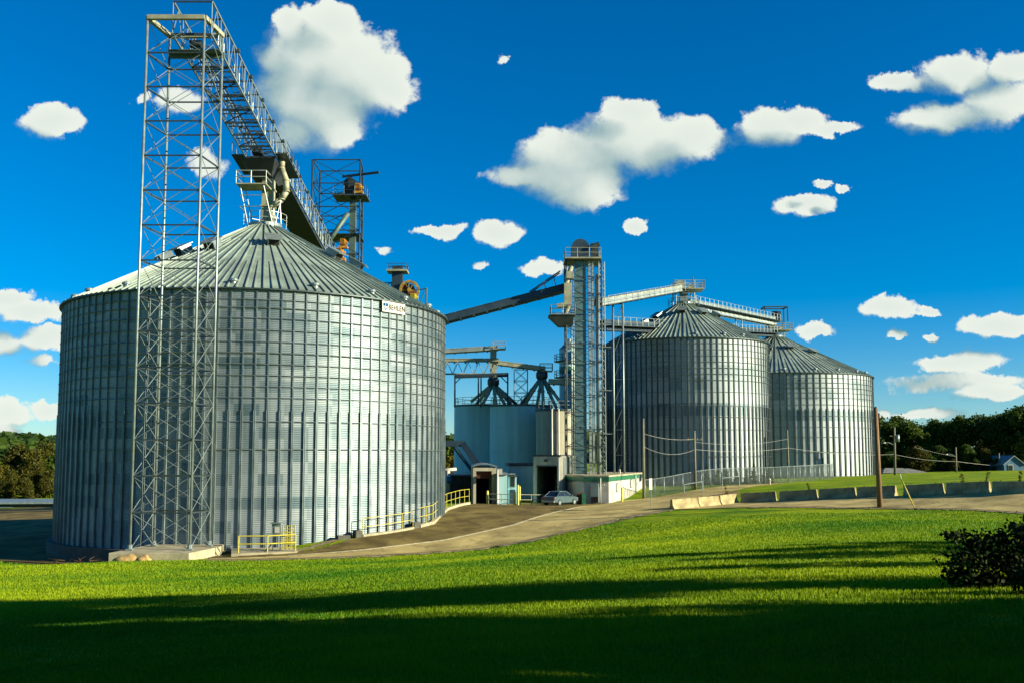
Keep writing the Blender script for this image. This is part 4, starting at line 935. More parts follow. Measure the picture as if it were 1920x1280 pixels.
# control cabin to the right of the shed
k0, k1 = Vector(XY(952, 104)), Vector(XY(1000, 108)); z3 = P(965, 893, 104).z
cb = thing('control_cabin', (k0.x, k0.y, z0), 'blue grey control cabin with a tall dark window between the two drive-through sheds', 'building')
mb = MB(); mb.prism([tuple(k0), (k0.x+.95, 104), (k0.x+.75, 112), (k0.x-.3, 112)], z0, z3); mb.build('wall', 'tank_shade_blue', cb)
mb = MB(); mb.prism([(k0.x-.08, 103.8), (k0.x+1.05, 103.8), (k0.x+.8, 112.1), (k0.x-.35, 112.1)], z3+.003, z3+.14); mb.build('roof', 'galv_dark', cb)
f_ = MB().box((k0.x+.5, 103.97, z0+2.9), (.62, .1, 1.5)).build('window', 'steel_light', cb); MB().box((k0.x+.5, 103.93, z0+2.9), (.48, .1, 1.3)).build('pane', 'glass_dark', f_)
MB().box((k0.x+.5, 103.97, z0+1.2), (.6, .1, 1.5)).build('door', 'steel_blue', cb)
bw = thing('connecting_building', (2, 112, z0), 'low blue painted block under the broad shaded blue bin', 'building')
zz_ = P(985, 873, 112).z
mb = MB(); mb.prism([XY(955, 113), XY(1000, 112), XY(1003, 120), XY(950, 120)], z0, zz_); mb.build('wall', 'tank_shade_blue', bw)
mb = MB(); mb.prism([XY(953, 112.8), XY(1001, 111.8), XY(1004, 120.2), XY(948, 120.2)], zz_+.003, zz_+.35); mb.build('roof', 'steel_blue', bw)
# low grey building left of the dump shed + pipework
lo = thing('conduit_building', (-6, 112, 1.5), 'low grey concrete building wedged between the huge silo and the dump shed', 'building')
z4 = P(865, 893, 113).z; mb = MB(); mb.prism([XY(828, 113), XY(889, 113), XY(892, 122), XY(826, 122)], .8, z4); mb.build('wall', 'concrete_shade', lo)
mb = MB(); mb.prism([XY(826, 112.6), XY(890, 112.6), XY(893, 122.2), XY(824, 122.2)], z4+.003, z4+.2); mb.build('roof', 'steel_blue', lo)
for row in (908, 916): a, b = P(835, row, 112.6), P(886, row, 112.6); MB().beam(a, b, .14, .2).build('wall_pipe', 'steel_dark', lo)
pi_ = thing('air_pipe', P(838, 890, 107), 'white pipe elbow with a blue drum beside the right edge of the huge silo', 'pipe')
MB().path([P(822, 882, 107), P(856, 879, 107)], .2, 10).build('pipe', 'white_paint', pi_, True); MB().path([P(840, 881, 107), P(840, 930, 107)], .25, 10).build('riser', 'white_paint', pi_, True)
MB().tube(P(842, 905, 106.4), P(842, 893, 106.4), .28, 14).build('drum', 'blue_drum', pi_, True)

# ------------------------------------------------------------------ yellow railings, posts
def railing(pts, label, h=1.05, r=.026, m='yellow_paint', kerb=True, sp=1.6, gate=None, mids=(.5,), mr=None):
    pts = [Vector(p) for p in pts]; root = thing('safety_railing', pts[0], label, 'railing', 'yellow safety railings')
    mb = MB()
    for q in (*mids, 1.0):
        for a, b in zip(pts[:-1], pts[1:]): mb.tube(a+Vector((0, 0, h*q)), b+Vector((0, 0, h*q)), r, 6)
    mb.build('rail', mr or m, root)
    for a, b in zip(pts[:-1], pts[1:]):
        n = max(1, round((b-a).length/sp))
        for k_ in range(n+(1 if b is pts[-1] else 0)): p = a.lerp(b, k_/n); MB().tube(p-Vector((0, 0, .2)), p+Vector((0, 0, h)), r*1.15, 6).build('post', m, root)
    if kerb:
        mb = MB()
        for a, b in zip(pts[:-1], pts[1:]): mb.beam(a+Vector((0, 0, -.1)), b+Vector((0, 0, -.1)), .3, .36)
        mb.build('kerb', 'concrete', root)
    return root
def onr(px, off, dz): x, y = s1_xy(px, off); return Vector((x, y, G(x, y)+dz))
ra = [onr(px, .75, .12) for px in (681, 705, 730, 755, 775)]; railing(ra, 'yellow railing on the kerb at the foot of the huge silo, lower stretch', 1.25)
rb_ = [onr(px, .8, .2) for px in (787, 800, 812)]+[on(px, Y, .2) for px, Y in ((838, 88), (862, 92.5), (880, 96))]; railing(rb_, 'yellow railing curving up the ramp toward the dump shed, upper stretch', 1.35)
for px, Y, l_ in ((672, 0, 'concrete stub block at the lower end of the yellow kerb railing'), (780, 0, 'concrete stub block in the gap between the yellow railings')):
    q = onr(px, .7, 0); o = MB().box(q+Vector((0, 0, .2)), (.6, .5, .65), .7).build('concrete_block', 'concrete_shade', None, base=q); tag(o, l_, 'concrete block', 'concrete blocks along the ramp'); mo = o.modifiers.new('edge', 'BEVEL'); mo.width = .04
q = onr(646, .75, 0); o = MB().box(q+Vector((0, 0, .1)), (.9, .5, .4), .4).build('concrete_block', 'concrete_shade', None, base=q); tag(o, 'low flat concrete block against the foot of the huge silo', 'concrete block', 'concrete blocks along the ramp')
# railing by the control panel
zf = .55
rc_ = [Vector((x, y, zf)) for x, y in (XY(451, 65.0), XY(505, 65.2), XY(557, 66.3))]; railing(rc_, 'yellow railing box around the control cabinet at the huge silo base', 1.05, .04, kerb=False, sp=2.2)
slab = MB(); slab.prism([XY(438, 64.4), XY(560, 65.8), XY(566, 69), XY(438, 69)], -.4, .5); so_ = slab.build('concrete_slab', 'concrete', None, base=(-16, 66, 0)); tag(so_, 'concrete slab under the control cabinet and yellow railing', 'concrete slab')
lg = thing('access_ladder', (XY(541, 66.5)[0], 66.5, zf), 'yellow caged step ladder beside the control cabinet', 'ladder')
mb = MB(); x0 = XY(533, 66.6)[0]; x1 = XY(555, 66.6)[0]
for x in np.linspace(x0, x1, 4): mb.tube((x, 66.7, zf), (x, 66.7, zf+1.65), .035, 6)
for z in np.linspace(.15, 1.6, 8): mb.tube((x0, 66.7, zf+z), (x1, 66.7, zf+z), .03, 6)
mb.build('cage', 'yellow_paint', lg); mb = MB()
for k_ in range(5): mb.box((x0+.4, 66.3-.05*k_, zf+.2+.25*k_), (.7, .25, .05))
mb.build('step', 'yellow_paint', lg)
cc_ = thing('control_cabinet', (XY(522, 66)[0], 66, zf), 'grey control cabinet on posts at the foot of the huge silo', 'cabinet')
x = XY(522, 66)[0]; MB().box((x, 66, zf+1.45), (.62, .35, .75)).box((x, 65.9, zf+1.85), (.72, .5, .06)).build('box', 'galv', cc_); MB().box((x+.05, 65.80, zf+1.4), (.3, .03, .4)).build('label_plate', 'white_paint', cc_)
mb = MB()
for d_ in (-.25, .25): mb.tube((x+d_, 66, zf), (x+d_, 66, zf+1.1), .04, 6)
mb.tube((x-.7, 65.6, zf-.05), (x, 65.9, zf+.8), .05, 6); mb.build('post', 'steel_dark', cc_)
# railing and posts by the drive-through
railing([on(px, Y, .05) for px, Y in ((916, 100.4), (965, 99.8))], 'pale yellow railing between the dump shed doorway and the yellow posts', 1.05, .035, kerb=False, mr='steel_cream', m='steel_cream')
railing([on(px, Y, .05) for px, Y in ((972, 99.4), (1020, 101.5))], 'pale yellow railing between the yellow posts and the parked car', 1.05, .035, kerb=False, mr='steel_cream', m='steel_cream')
def bollard(px, Y, h, label, r=.13):
    q = on(px, Y); mb = MB(); mb.lathe(q, [(r, -.3), (r, h), (r*.7, h+.08), (.01, h+.1)], 14); o = mb.build('bollard', 'yellow_paint', None, True, base=q); tag(o, label, 'bollard', 'yellow steel bollards')
bollard(914, 100.0, 1.35, 'yellow bollard at the right side of the dump shed doorway'); bollard(965, 99.2, 1.3, 'yellow bollard between the two pale railings, shorter of the front pair')
bollard(971, 99.0, 2.0, 'tallest yellow bollard, standing where the two pale railings meet'); bollard(974.5, 101.5, 1.9, 'yellow bollard just behind the tallest one by the railings', .1)
bollard(1165.5, 105.6, 1.45, 'yellow bollard standing by the sunlit wall of the office')

# ------------------------------------------------------------------ parked car
def car(loc, rz, label, paint):
    root = thing('parked_car', loc, label, 'car', None); 
    def bm_(pts, w0, w1=None, zsplit=None):
        mb = MB(); n = len(pts); vs = []
        for s_ in (-1, 1): vs += [(x, s_*wd, z) for x, z, wd in pts]
        fs = [tuple(range(n)), tuple(range(2*n-1, n-1, -1))]+[(i, n+i, n+(i+1) % n, (i+1) % n) for i in range(n)]
        return mb.add(vs, fs)
    def put(mb, name, m, par, smooth=False):
        me = bpy.data.meshes.new(name); me.from_pydata([tuple(v) for v in mb.v], [], mb.f); me.materials.append(M[m]); me.update()
        o = bpy.data.objects.new(name, me); COL.objects.link(o); o.parent = par
        if smooth: me.polygons.foreach_set('use_smooth', [True]*len(me.polygons))
        return o
    body = put(bm_([(-2.25,.35,.82),(-2.3,.6,.84),(-2.2,.92,.84),(-1.5,.98,.86),(.75,.95,.86),(1.9,.82,.82),(2.25,.66,.78),(2.28,.36,.78),(1.4,.25,.84),(-1.4,.25,.84)], 1), 'body', paint, root)
    bv = body.modifiers.new('edge', 'BEVEL'); bv.width = .07; bv.segments = 3
    gl = put(bm_([(-1.75,.96,.76),(-1.05,1.40,.60),(.2,1.42,.60),(1.05,.94,.76)], 1), 'windows', 'glass_dark', root)
    rf = put(bm_([(-1.1,1.385,.62),(-.95,1.45,.60),(.1,1.47,.60),(.28,1.40,.62)], 1), 'roof', paint, root)
    mb = MB()
    for s_ in (-1, 1):
        for a, b in (((-1.75, .96), (-1.05, 1.41)), ((1.05, .94), (.2, 1.43)), ((-.35, .96), (-.35, 1.43))): mb.beam((a[0], s_*.77, a[1]), (b[0], s_*.61, b[1]), .07)
    put(mb, 'pillar', paint, root)
    for x in (-1.38, 1.42):
        for s_ in (-1, 1):
            wl = put(MB().tube((x, s_*.72, .32), (x, s_*.88, .32), .32, 20), 'wheel', 'rubber', root); put(MB().tube((x, s_*.86, .32), (x, s_*.89, .32), .2, 14), 'rim', 'galv', wl)
    for s_ in (-1, 1):
        put(MB().box((2.2, s_*.6, .64), (.12, .3, .14)), 'headlight', 'white_paint', root); put(MB().box((-2.24, s_*.62, .78), (.1, .26, .16)), 'tail_light', 'red_paint', root)
        put(MB().box((.75, s_*.95, 1.0), (.12, .18, .12)), 'mirror', paint, root)
    put(MB().box((-2.28, 0, .45), (.12, 1.55, .2)), 'bumper', 'white_paint', root); put(MB().box((2.26, 0, .45), (.12, 1.5, .2)), 'bumper', 'steel_dark', root)  # rear bumper coloured white to show light falling on it
    root.rotation_euler = (0, 0, rz); return root
ck = on(1050, 101, .06); car(ck, R(54), 'silver sedan parked facing away beside the white office', 'car_paint')

# ------------------------------------------------------------------ barriers
def barrier():
    root = thing('concrete_barrier', (0, 0, 0), 'x', 'barrier', 'concrete road barriers beside the road')
    pr = [(-.30, 0), (-.30, .08), (-.16, .34), (-.10, .84), (.10, .84), (.16, .34), (.30, .08), (.30, 0)]; n = len(pr); L = 1.78
    mb = MB(); mb.add([(x, y, z) for x in (-L, L) for y, z in pr], [(i, i+1, n+i+1, n+i) for i in range(n-1)]+[tuple(range(n-1, -1, -1)), tuple(range(n, 2*n))])
    o = mb.build('block', 'barrier_concrete', root); b = o.modifiers.new('edge', 'BEVEL'); b.width = .03; b.segments = 2
    mb = MB()
    for x in (-1.1, 1.1): mb.tube((x, 0, .78), (x, 0, .93), .02, 6); mb.tube((x-.05, 0, .92), (x+.05, 0, .92), .02, 6)
    mb.build('lifting_loop', 'steel_dark', root); return root
bp_ = [((1257, 80.4), (1306, 82.6), 'sunlit tan barrier, first of the row by the road fork'), ((1306, 83), (1346, 85), 'sunlit tan barrier, second from the road fork end'), ((1347, 85.4), (1379, 87.4), 'sunlit tan barrier, third from the road fork end, last lit one'),
  ((1388, 87.3), (1455, 85.4), 'shaded barrier with a bright right end, next to the lit three'), ((1461, 85.2), (1532, 82.4), 'shaded barrier with a pale mark on its right end, left of the bare pole'), ((1535, 82.3), (1604, 79.6), 'shaded barrier second to the left of the bare pole'),
  ((1606, 79.5), (1680, 76.9), 'shaded barrier directly behind the bare pole'), ((1693, 76.4), (1769, 73.9), 'shaded barrier behind the leaning guy wire marker'), ((1773, 73.8), (1856, 71.0), 'bluish shaded barrier with weeds along its top'), ((1859, 70.8), (1945, 68), 'dark weedy barrier at the right edge')]
b0 = barrier()
for i, (a, b, l_) in enumerate(bp_):
    o = b0 if i == 0 else copy_tree(b0)
    pa, pb = on(*a), on(*b); o.location = (pa+pb)/2+Vector((0, 0, .02)); d_ = pb-pa
    o.rotation_euler = (0, -math.atan2(d_.z, math.hypot(d_.x, d_.y)), math.atan2(d_.y, d_.x)); o.scale = (math.hypot(d_.x, d_.y)/3.66, 1, 1); o['label'] = l_
q = on(1352, 89.5); mb = MB(); mb.beam(on(1324, 89, .55), on(1382, 90.5, .75), .3, .25); mb.beam(on(1330, 89.2, .1), on(1330, 89.2, .5), .2); mb.beam(on(1374, 90.4, .1), on(1374, 90.4, .6), .2)
tag(mb.build('timber_beam', 'wood_brown', None, base=q), 'dark timber beam lying on blocks behind the lit barriers', 'timber beam')

# ------------------------------------------------------------------ poles, wires, signs, fence
def pole(px, Y, row, label, r=.16, m='wood_grey', extra=None, tilt=0.0):
    b = on(px, Y); t = P(px+tilt, row, Y); root = thing('utility_pole', b, label, 'utility pole', 'wooden utility poles')
    MB().tube(b-Vector((0, 0, .3)), t, r, 12, r*.68).build('shaft', m, root, True)
    MB().lathe(t-Vector((0, 0, .02)), [(r*.72, 0), (r*.6, .08), (.01, .12)], 10).build('pole_cap', 'galv_dark', root)
    if extra: extra(root, b, t)
    return b, t
def xfmr(root, b, t):
    z = t.z-2.2; MB().tube((t.x+.45, t.y, z), (t.x+.45, t.y, z+1.1), .28, 12).build('transformer', 'galv', root, True)
    mb = MB().beam((t.x, t.y, z+.55), (t.x+.3, t.y, z+.55), .1); mb.beam((t.x-.8, t.y, z+.9), (t.x+.8, t.y, z+.9), .1); mb.build('cross_arm', 'wood_grey', root)
def lamp(root, b, t):
    z = b.z+(t.z-b.z)*.62; mb = MB().path([Vector((t.x, t.y, z)), Vector((t.x-1.0, t.y-.2, z+.45)), Vector((t.x-1.6, t.y-.3, z+.45))], .04, 6); a = mb.build('lamp_arm', 'galv', root)
    MB().lathe((t.x-1.8, t.y-.3, z+.36), [(.01, .14), (.2, .12), (.24, 0), (.01, -.08)], 12).build('lamp_head', 'white_paint', a)
def arm(root, b, t):
    mb = MB(); mb.beam((t.x-.9, t.y, t.z-1.0), (t.x+.9, t.y, t.z-1.0), .12)
    for x in (-.8, -.3, .3, .8): mb.tube((t.x+x, t.y, t.z-.95), (t.x+x, t.y, t.z-.72), .05, 8)
    mb.build('cross_arm', 'wood_grey', root)
p1 = pole(1206, 109.5, 785, 'plain wooden utility pole at the right end of the white office', .17)
p2 = pole(1303, 115.5, 808, 'wooden utility pole with a small cross arm before the middle silo', .17, extra=arm, tilt=-1)
p3 = pole(1478, 128, 806, 'thin wooden utility pole at the seam between the two right silos', .15, tilt=-2)
p4 = pole(1647, 70.5, 764, 'bare leaning brown pole standing on the lawn edge by the side road', .20, 'wood_pole', tilt=-5)
p5 = pole(1677, 150, 801, 'grey utility pole with a transformer before the tree line', .20, extra=lambda r_, b, t: (xfmr(r_, b, t), lamp(r_, b, t)))
p6 = pole(1792, 165, 838, 'short utility pole with a white lamp before the dark trees', .18, extra=lamp)
p7 = pole(1873, 170, 849, 'small far utility pole beside the blue gabled house', .16)
def wire(a, b, sag, label, r=.022):
    a, b = Vector(a), Vector(b); pts = [a.lerp(b, t)-Vector((0, 0, sag*4*t*(1-t))) for t in np.linspace(0, 1, 17)]
    o = MB().path(pts, r, 5).build('overhead_wire', 'wire', None, base=a); tag(o, label, 'wire', 'overhead wires')
at = lambda pp, px, row, Y: P(px, row, Y)
wire(P(1206, 836, 109.5), P(1303, 842, 115.5), .75, 'lower sagging wire from the office pole to the cross arm pole', .02)
wire(P(1206, 812, 109.5), P(1303, 822, 115.5), .35, 'upper wire from the office pole to the cross arm pole')
wire(P(1303, 842, 115.5), P(1478, 839, 128), .35, 'wire running from the cross arm pole to the seam pole', .02)
wire(P(1303, 828, 115.5), P(1478, 822, 128), .5, 'thin upper wire from the cross arm pole to the seam pole', .016)
wire(P(1478, 839, 128), P(1677, 851, 150), .4, 'wire crossing the farthest silo to the transformer pole', .02)
wire(P(1677, 851, 150), P(1792, 864, 165), .3, 'wire from the transformer pole to the lamp pole', .02)
wire(P(1792, 864, 165), P(1960, 875, 175), .3, 'wire from the lamp pole past the blue house', .02)
wire(P(1716, 838, 150), P(1792, 855, 165), .1, 'short thin upper wire before the dark trees', .014)
gm = thing('guy_marker', on(1711, 69), 'thin yellow leaning guy wire marker on the lawn right of the bare pole', 'guy marker')
MB().tube(on(1711, 69), P(1690, 897, 69), .045, 8).build('sleeve', 'yellow_paint', gm, True); MB().tube(P(1690, 897, 69), P(1688, 888, 69), .015, 5).build('cable_end', 'galv', gm)
# fence
fn = thing('chain_link_fence', on(1210, 110.5), 'long grey chain link fence in front of the two right silos', 'fence')
fp = resample([XY(1209, 110.5), XY(1260, 113.5), XY(1330, 117.5), XY(1440, 123), XY(1500, 128), XY(1560, 137)], 26)
fz = GN(fp[:, 0], fp[:, 1]); FH = 2.1
for x, y, z in zip(fp[:, 0], fp[:, 1], fz): MB().tube((x, y, z-.2), (x, y, z+FH+.08), .045, 6).build('post', 'galv', fn, True)
mb = MB(); pts = [Vector((x, y, z+FH)) for x, y, z in zip(fp[:, 0], fp[:, 1], fz)]; mb.path(pts, .035, 6); mb.build('top_rail', 'galv', fn)
mb = MB(); q = [Vector((x, y, z)) for x, y, z in zip(fp[:, 0], fp[:, 1], fz)]
for a, b in zip(q[:-1], q[1:]):
    n = int((b-a).length/.16)
    for k_ in range(-13, n):
        for s_ in (0, 1):
            t0, t1 = k_/n, (k_+13)/n; lo_, hi_ = max(0, t0), min(1, t1)
            if hi_ <= lo_: continue
            h0, h1 = (lo_-t0)/(t1-t0)*FH, (hi_-t0)/(t1-t0)*FH
            if s_: h0, h1 = FH-h0, FH-h1
            mb.tube(a.lerp(b, lo_)+Vector((0, 0, h0)), a.lerp(b, hi_)+Vector((0, 0, h1)), .011, 3, cap=False)
mb.build('wire_mesh', 'galv', fn)
def sign_post(px, Y, rows, label, wd, ht, m='white_paint', rz=0.9):
    b = on(px, Y); t = P(px-.5, rows[0], Y); root = thing('road_sign', b, label, 'sign', None); MB().tube(b-Vector((0, 0, .2)), t, .03, 6).build('post', 'galv', root)
    MB().box(t-Vector((0, .05, ht/2)), (wd, .03, ht), rz).build('plate', m, root)
sign_post(1220, 83, (896, 0), 'white road sign turned edge on, on a thin post by the fence corner', .75, .95, rz=R(62))
sign_post(1318, 100, (887, 0), 'thin bare sign post leaning by the fence', .12, .3, 'galv')
gh = [on(px, Y, .0) for px, Y in ((1353, 113.5), (1385, 115.0))]; g_ = railing(gh, 'low grey pipe rail in front of the chain link fence', 1.25, .05, 'galv', False, 2.5, mids=(.0,)); g_['group'] = 'grey pipe rails by the fence'
gh = [on(px, Y, .0) for px, Y in ((1282, 111.3), (1316, 112.8))]; g_ = railing(gh, 'shorter grey pipe rail nearer the office end of the fence', 1.1, .05, 'galv', False, 2.5, mids=(.0,)); g_['group'] = 'grey pipe rails by the fence'
q = on(1442, 119); hy = thing('hydrant', q, 'small pale hydrant at the top of the uphill road', 'hydrant'); MB().lathe(q, [(.14, 0), (.14, .55), (.17, .56), (.15, .72), (.01, .8)], 12).build('barrel', 'white_paint', hy, True); MB().tube(q+Vector((-.22, 0, .45)), q+Vector((.22, 0, .45)), .07, 8).build('outlet', 'white_paint', hy)

# ------------------------------------------------------------------ rocks and brush at the pad
def rock(c, d, label, m='rock'):
    bm = bmesh.new(); bmesh.ops.create_icosphere(bm, subdivisions=3, radius=1)
    for v in bm.verts:
        n = .12*math.sin(v.co.x*5+v.co.y*3)+.1*math.sin(v.co.z*6+1)+random.uniform(-.03, .03); v.co *= 1+n; v.co.x *= d[0]; v.co.y *= d[1]; v.co.z *= d[2]
    me = bpy.data.meshes.new('boulder'); bm.to_mesh(me); bm.free(); me.materials.append(M[m]); me.polygons.foreach_set('use_smooth', [True]*len(me.polygons))
    o = bpy.data.objects.new('boulder', me); COL.objects.link(o); o.location = c; tag(o, label, 'boulder', 'tan boulders at the footing')
rock(on(246, 61.3, .05), (.85, .4, .38), 'long tan boulder in the grass against the footing block'); rock(on(277, 61.2, .05), (.45, .35, .34), 'small tan boulder right of the long one at the footing block')
bp = thing('brush_pile', on(150, 61.5), 'small heap of dry branches at the lawn edge left of the footing', 'brush pile'); mb = MB()
for k_ in range(26):
    a = on(150+random.uniform(-42, 38), 61.5+random.uniform(-.2, .6), random.uniform(0, .35)); d_ = Vector((random.uniform(-1.3, 1.3), random.uniform(-.3, .3), random.uniform(-.12, .3))); mb.tube(a, a+d_, random.uniform(.012, .035), 5, .008)
mb.build('branches', 'wood_brown', bp)

# ------------------------------------------------------------------ trees
def leafcloud(blobs, n, size, flat=.5, shell=.55):
    """leaf quads scattered through overlapping blobs; returns V, F, tint"""
    b = np.array(blobs); vol = b[:, 3]*b[:, 4]*b[:, 5]; vol = vol**.75; idx = rng.choice(len(b), n, p=vol/vol.sum()); q = b[idx]
    d = rng.normal(size=(n, 3)); d /= np.linalg.norm(d, axis=1)[:, None]; r = (shell+(1-shell)*rng.random(n))**1.0; r *= 1+.16*rng.normal(size=n)
    c = q[:, :3]+d*r[:, None]*q[:, 3:6]
    a = rng.normal(size=(n, 3))+d*flat; a /= np.linalg.norm(a, axis=1)[:, None]
    u = np.cross(a, rng.normal(size=(n, 3))); u /= np.linalg.norm(u, axis=1)[:, None]+1e-9; v = np.cross(a, u)
    s = size*(.6+.8*rng.random(n))[:, None]; u = u*s; v = v*s*.62
    V = np.stack([c-u, c-v*.9, c+u, c+v], 1).reshape(-1, 3); bt = rng.random(len(b))
    tint = np.repeat(np.clip(.30*bt[idx]+.42*rng.random(n)+.1*rng.normal(size=n)+.12, 0, 1), 4)
    return V, np.arange(4*n).reshape(-1, 4), tint
def make_tree(h, rad, m, n, size, seed, low=.12, label='x', group=None, nb=26, limbs=True):
    r_ = random.Random(seed); root = thing('tree', (0, 0, 0), label, 'tree', group); blobs = []
    for k_ in range(nb):
        t = low+(1-low)*(k_+.5)/nb; env = math.sin(math.pi*min(1, .16+.84*(t-low)/(1-low)))**.55; an = r_.uniform(0, 6.283); rr = rad*env*r_.uniform(.25, .85)
        s = rad*r_.uniform(.26, .46); blobs.append((rr*math.cos(an), rr*math.sin(an), h*t*.96, s, s, s*r_.uniform(.6, .85)))
    V, Fq, tn = leafcloud(blobs, n, size); npmesh('crown', V, Fq, m, root, tint=tn)
    mb = MB(); pts = [Vector((r_.uniform(-.1, .1)*rad*.3*k_, r_.uniform(-.1, .1)*rad*.3*k_, h*.75*k_/4)) for k_ in range(5)]
    for k_ in range(4): mb.tube(pts[k_]-Vector((0, 0, .3 if k_ == 0 else 0)), pts[k_+1], h*.022*(1-k_*.2), 8, h*.022*(1-(k_+1)*.2))
    if limbs:
        for b in blobs[::3]: mb.tube(pts[min(3, int(b[2]/h*4))], Vector(b[:3]), h*.008, 5, h*.003)
    mb.build('trunk', 'bark', root, True); return root
def plant(proto, used, loc, h=1.0, rz=0.0, label=None):
    o = copy_tree(proto) if used else proto; o.location = loc; o.scale = (h, h, h*random.uniform(.92, 1.08)); o.rotation_euler = (0, 0, rz)
    if label: o['label'] = label
    return o
GR = 'trees in the tree line beyond the right silos'
protos = [make_tree(12, 4.6, 'leaf_dark', 5200, .30, 1, .05, 'dark green broadleaf tree in the tree line beyond the right silos', GR),
          make_tree(11, 4.2, 'leaf_mid', 4600, .30, 2, .05, 'lighter green broadleaf tree in the tree line beyond the right silos', GR),
          make_tree(13, 4.0, 'leaf_dark', 5000, .28, 3, .05, 'dark green broadleaf tree in the tree line beyond the right silos', GR),
          make_tree(8, 3.6, 'leaf_autumn', 3600, .26, 4, .03, 'brownish turning tree low in the tree line beyond the right silos', GR)]
used = [0]*4
# (px, depth, top row, kind)
spec = [(1640,205,782,1),(1665,190,786,1),(1690,208,779,0),(1712,188,784,1),(1735,205,790,2),(1752,190,792,1),(1775,206,788,0),(1798,188,786,1),(1820,204,782,2),(1838,186,784,0),(1858,200,780,2),(1876,182,776,0),
        (1893,190,766,2),(1915,180,762,0),(1938,188,760,2),(1960,178,768,0),(1990,186,766,2),(1720,176,836,3),(1765,178,832,0),(1815,176,830,1),(1850,174,842,3),(1895,180,815,0),(1670,180,842,0),(1928,172,822,0),(1788,174,858,3),(1745,176,850,0),(1700,178,853,0),(1830,172,858,0),(1868,171,855,0)]
for px, Y, row, kd in spec:
    x, y = XY(px, Y); zg_ = G(x, y); H = P(px, row, Y).z-zg_; base_h = (12, 11, 13, 8)[kd]
    plant(protos[kd], used[kd], (x, y, zg_-.2), H/base_h*1.0, random.uniform(0, 6.28)); used[kd] = 1
GL = 'trees in the yellowing wood beyond the left yard'
pl = [make_tree(11, 4.8, 'leaf_autumn', 5200, .30, 11, .03, 'olive brown autumn tree in the wood beyond the left yard', GL), make_tree(9, 4.2, 'leaf_yellow', 4200, .28, 12, .03, 'yellow green tree in the wood beyond the left yard', GL), make_tree(11, 4.6, 'leaf_mid', 4600, .30, 13, .03, 'green tree in the wood beyond the left yard', GL)]
ul = [0]*3
for px, Y, row, kd in [(-70,200,846,0),(-40,185,852,1),(-10,205,845,2),(15,190,868,1),(35,206,842,0),(58,190,848,0),(82,205,838,0),(104,192,850,2),(126,206,846,0),(20,175,880,0),(70,178,872,0),(-15,176,885,1),(48,172,892,0),(95,176,880,0),(820,190,806,2),(845,180,822,2),(868,190,830,2),(800,175,838,2),(846,165,852,1)]:
    x, y = XY(px, Y); zg_ = G(x, y); H = P(px, row, Y).z-zg_
    o = plant(pl[kd], ul[kd], (x, y, zg_-.2), H/(11, 9, 11)[kd], random.uniform(0, 6.28)); ul[kd] = 1
    if px > 700: o['label'] = 'green tree glimpsed in the gap between the huge silo and the bins'; o['group'] = 'trees in the gap by the bins'
et_ = make_tree(10, 2.6, 'leaf_mid', 2600, .14, 21, .2, 'leafy tree at the left edge, its twigs just reaching into view'); xx, yy = XY(-62, 88); et_.location = (xx, yy, G(xx, yy)); et_.scale = (1, 1, 1.12)
# far wooded hills
def hills():
    n = 26000; x = rng.uniform(-700, 120, n); y = rng.uniform(420, 900, n)
    z = 4+15*sm(y, 420, 760)*(.75+.25*np.sin(x*.012+1.0))+3*np.sin(x*.05)*np.sin(y*.03)
    s = 3.2+2.5*rng.random(n); d = rng.normal(size=(n, 3)); d[:, 2] = np.abs(d[:, 2])+.3; d[:, 1] -= .5; d /= np.linalg.norm(d, axis=1)[:, None]
    u = np.cross(d, rng.normal(size=(n, 3))); u /= np.linalg.norm(u, axis=1)[:, None]; v = np.cross(d, u); c = np.stack([x, y, z+rng.random(n)*5], 1)
    V = np.stack([c-u*s[:, None]*.8, c-v*s[:, None]*.7, c+u*s[:, None]*.8, c+v*s[:, None]*.7], 1).reshape(-1, 3)
    o = npmesh('far_wood', V, np.arange(4*n).reshape(-1, 4), 'leaf_dark', tint=np.repeat(np.clip(.1+.5*rng.random(n)+.15*np.sin(x*.02), 0, 1), 4)); tag(o, 'far wooded hillside along the left horizon', 'wood', kind='stuff')
    gx, gy = np.meshgrid(np.linspace(-760, 160, 80), np.linspace(400, 940, 50)); gz_ = -1+15*sm(gy, 420, 760)*(.75+.25*np.sin(gx*.012+1.0))+3*np.sin(gx*.05)*np.sin(gy*.03)*sm(gy, 400, 480)
    i = (np.arange(49)[:, None]*80+np.arange(79)[None, :]).ravel(); structure(npmesh('hills', np.stack([gx.ravel(), gy.ravel(), gz_.ravel()], 1), np.stack([i, i+1, i+81, i+80], 1), 'lawn', smooth=True))
hills()
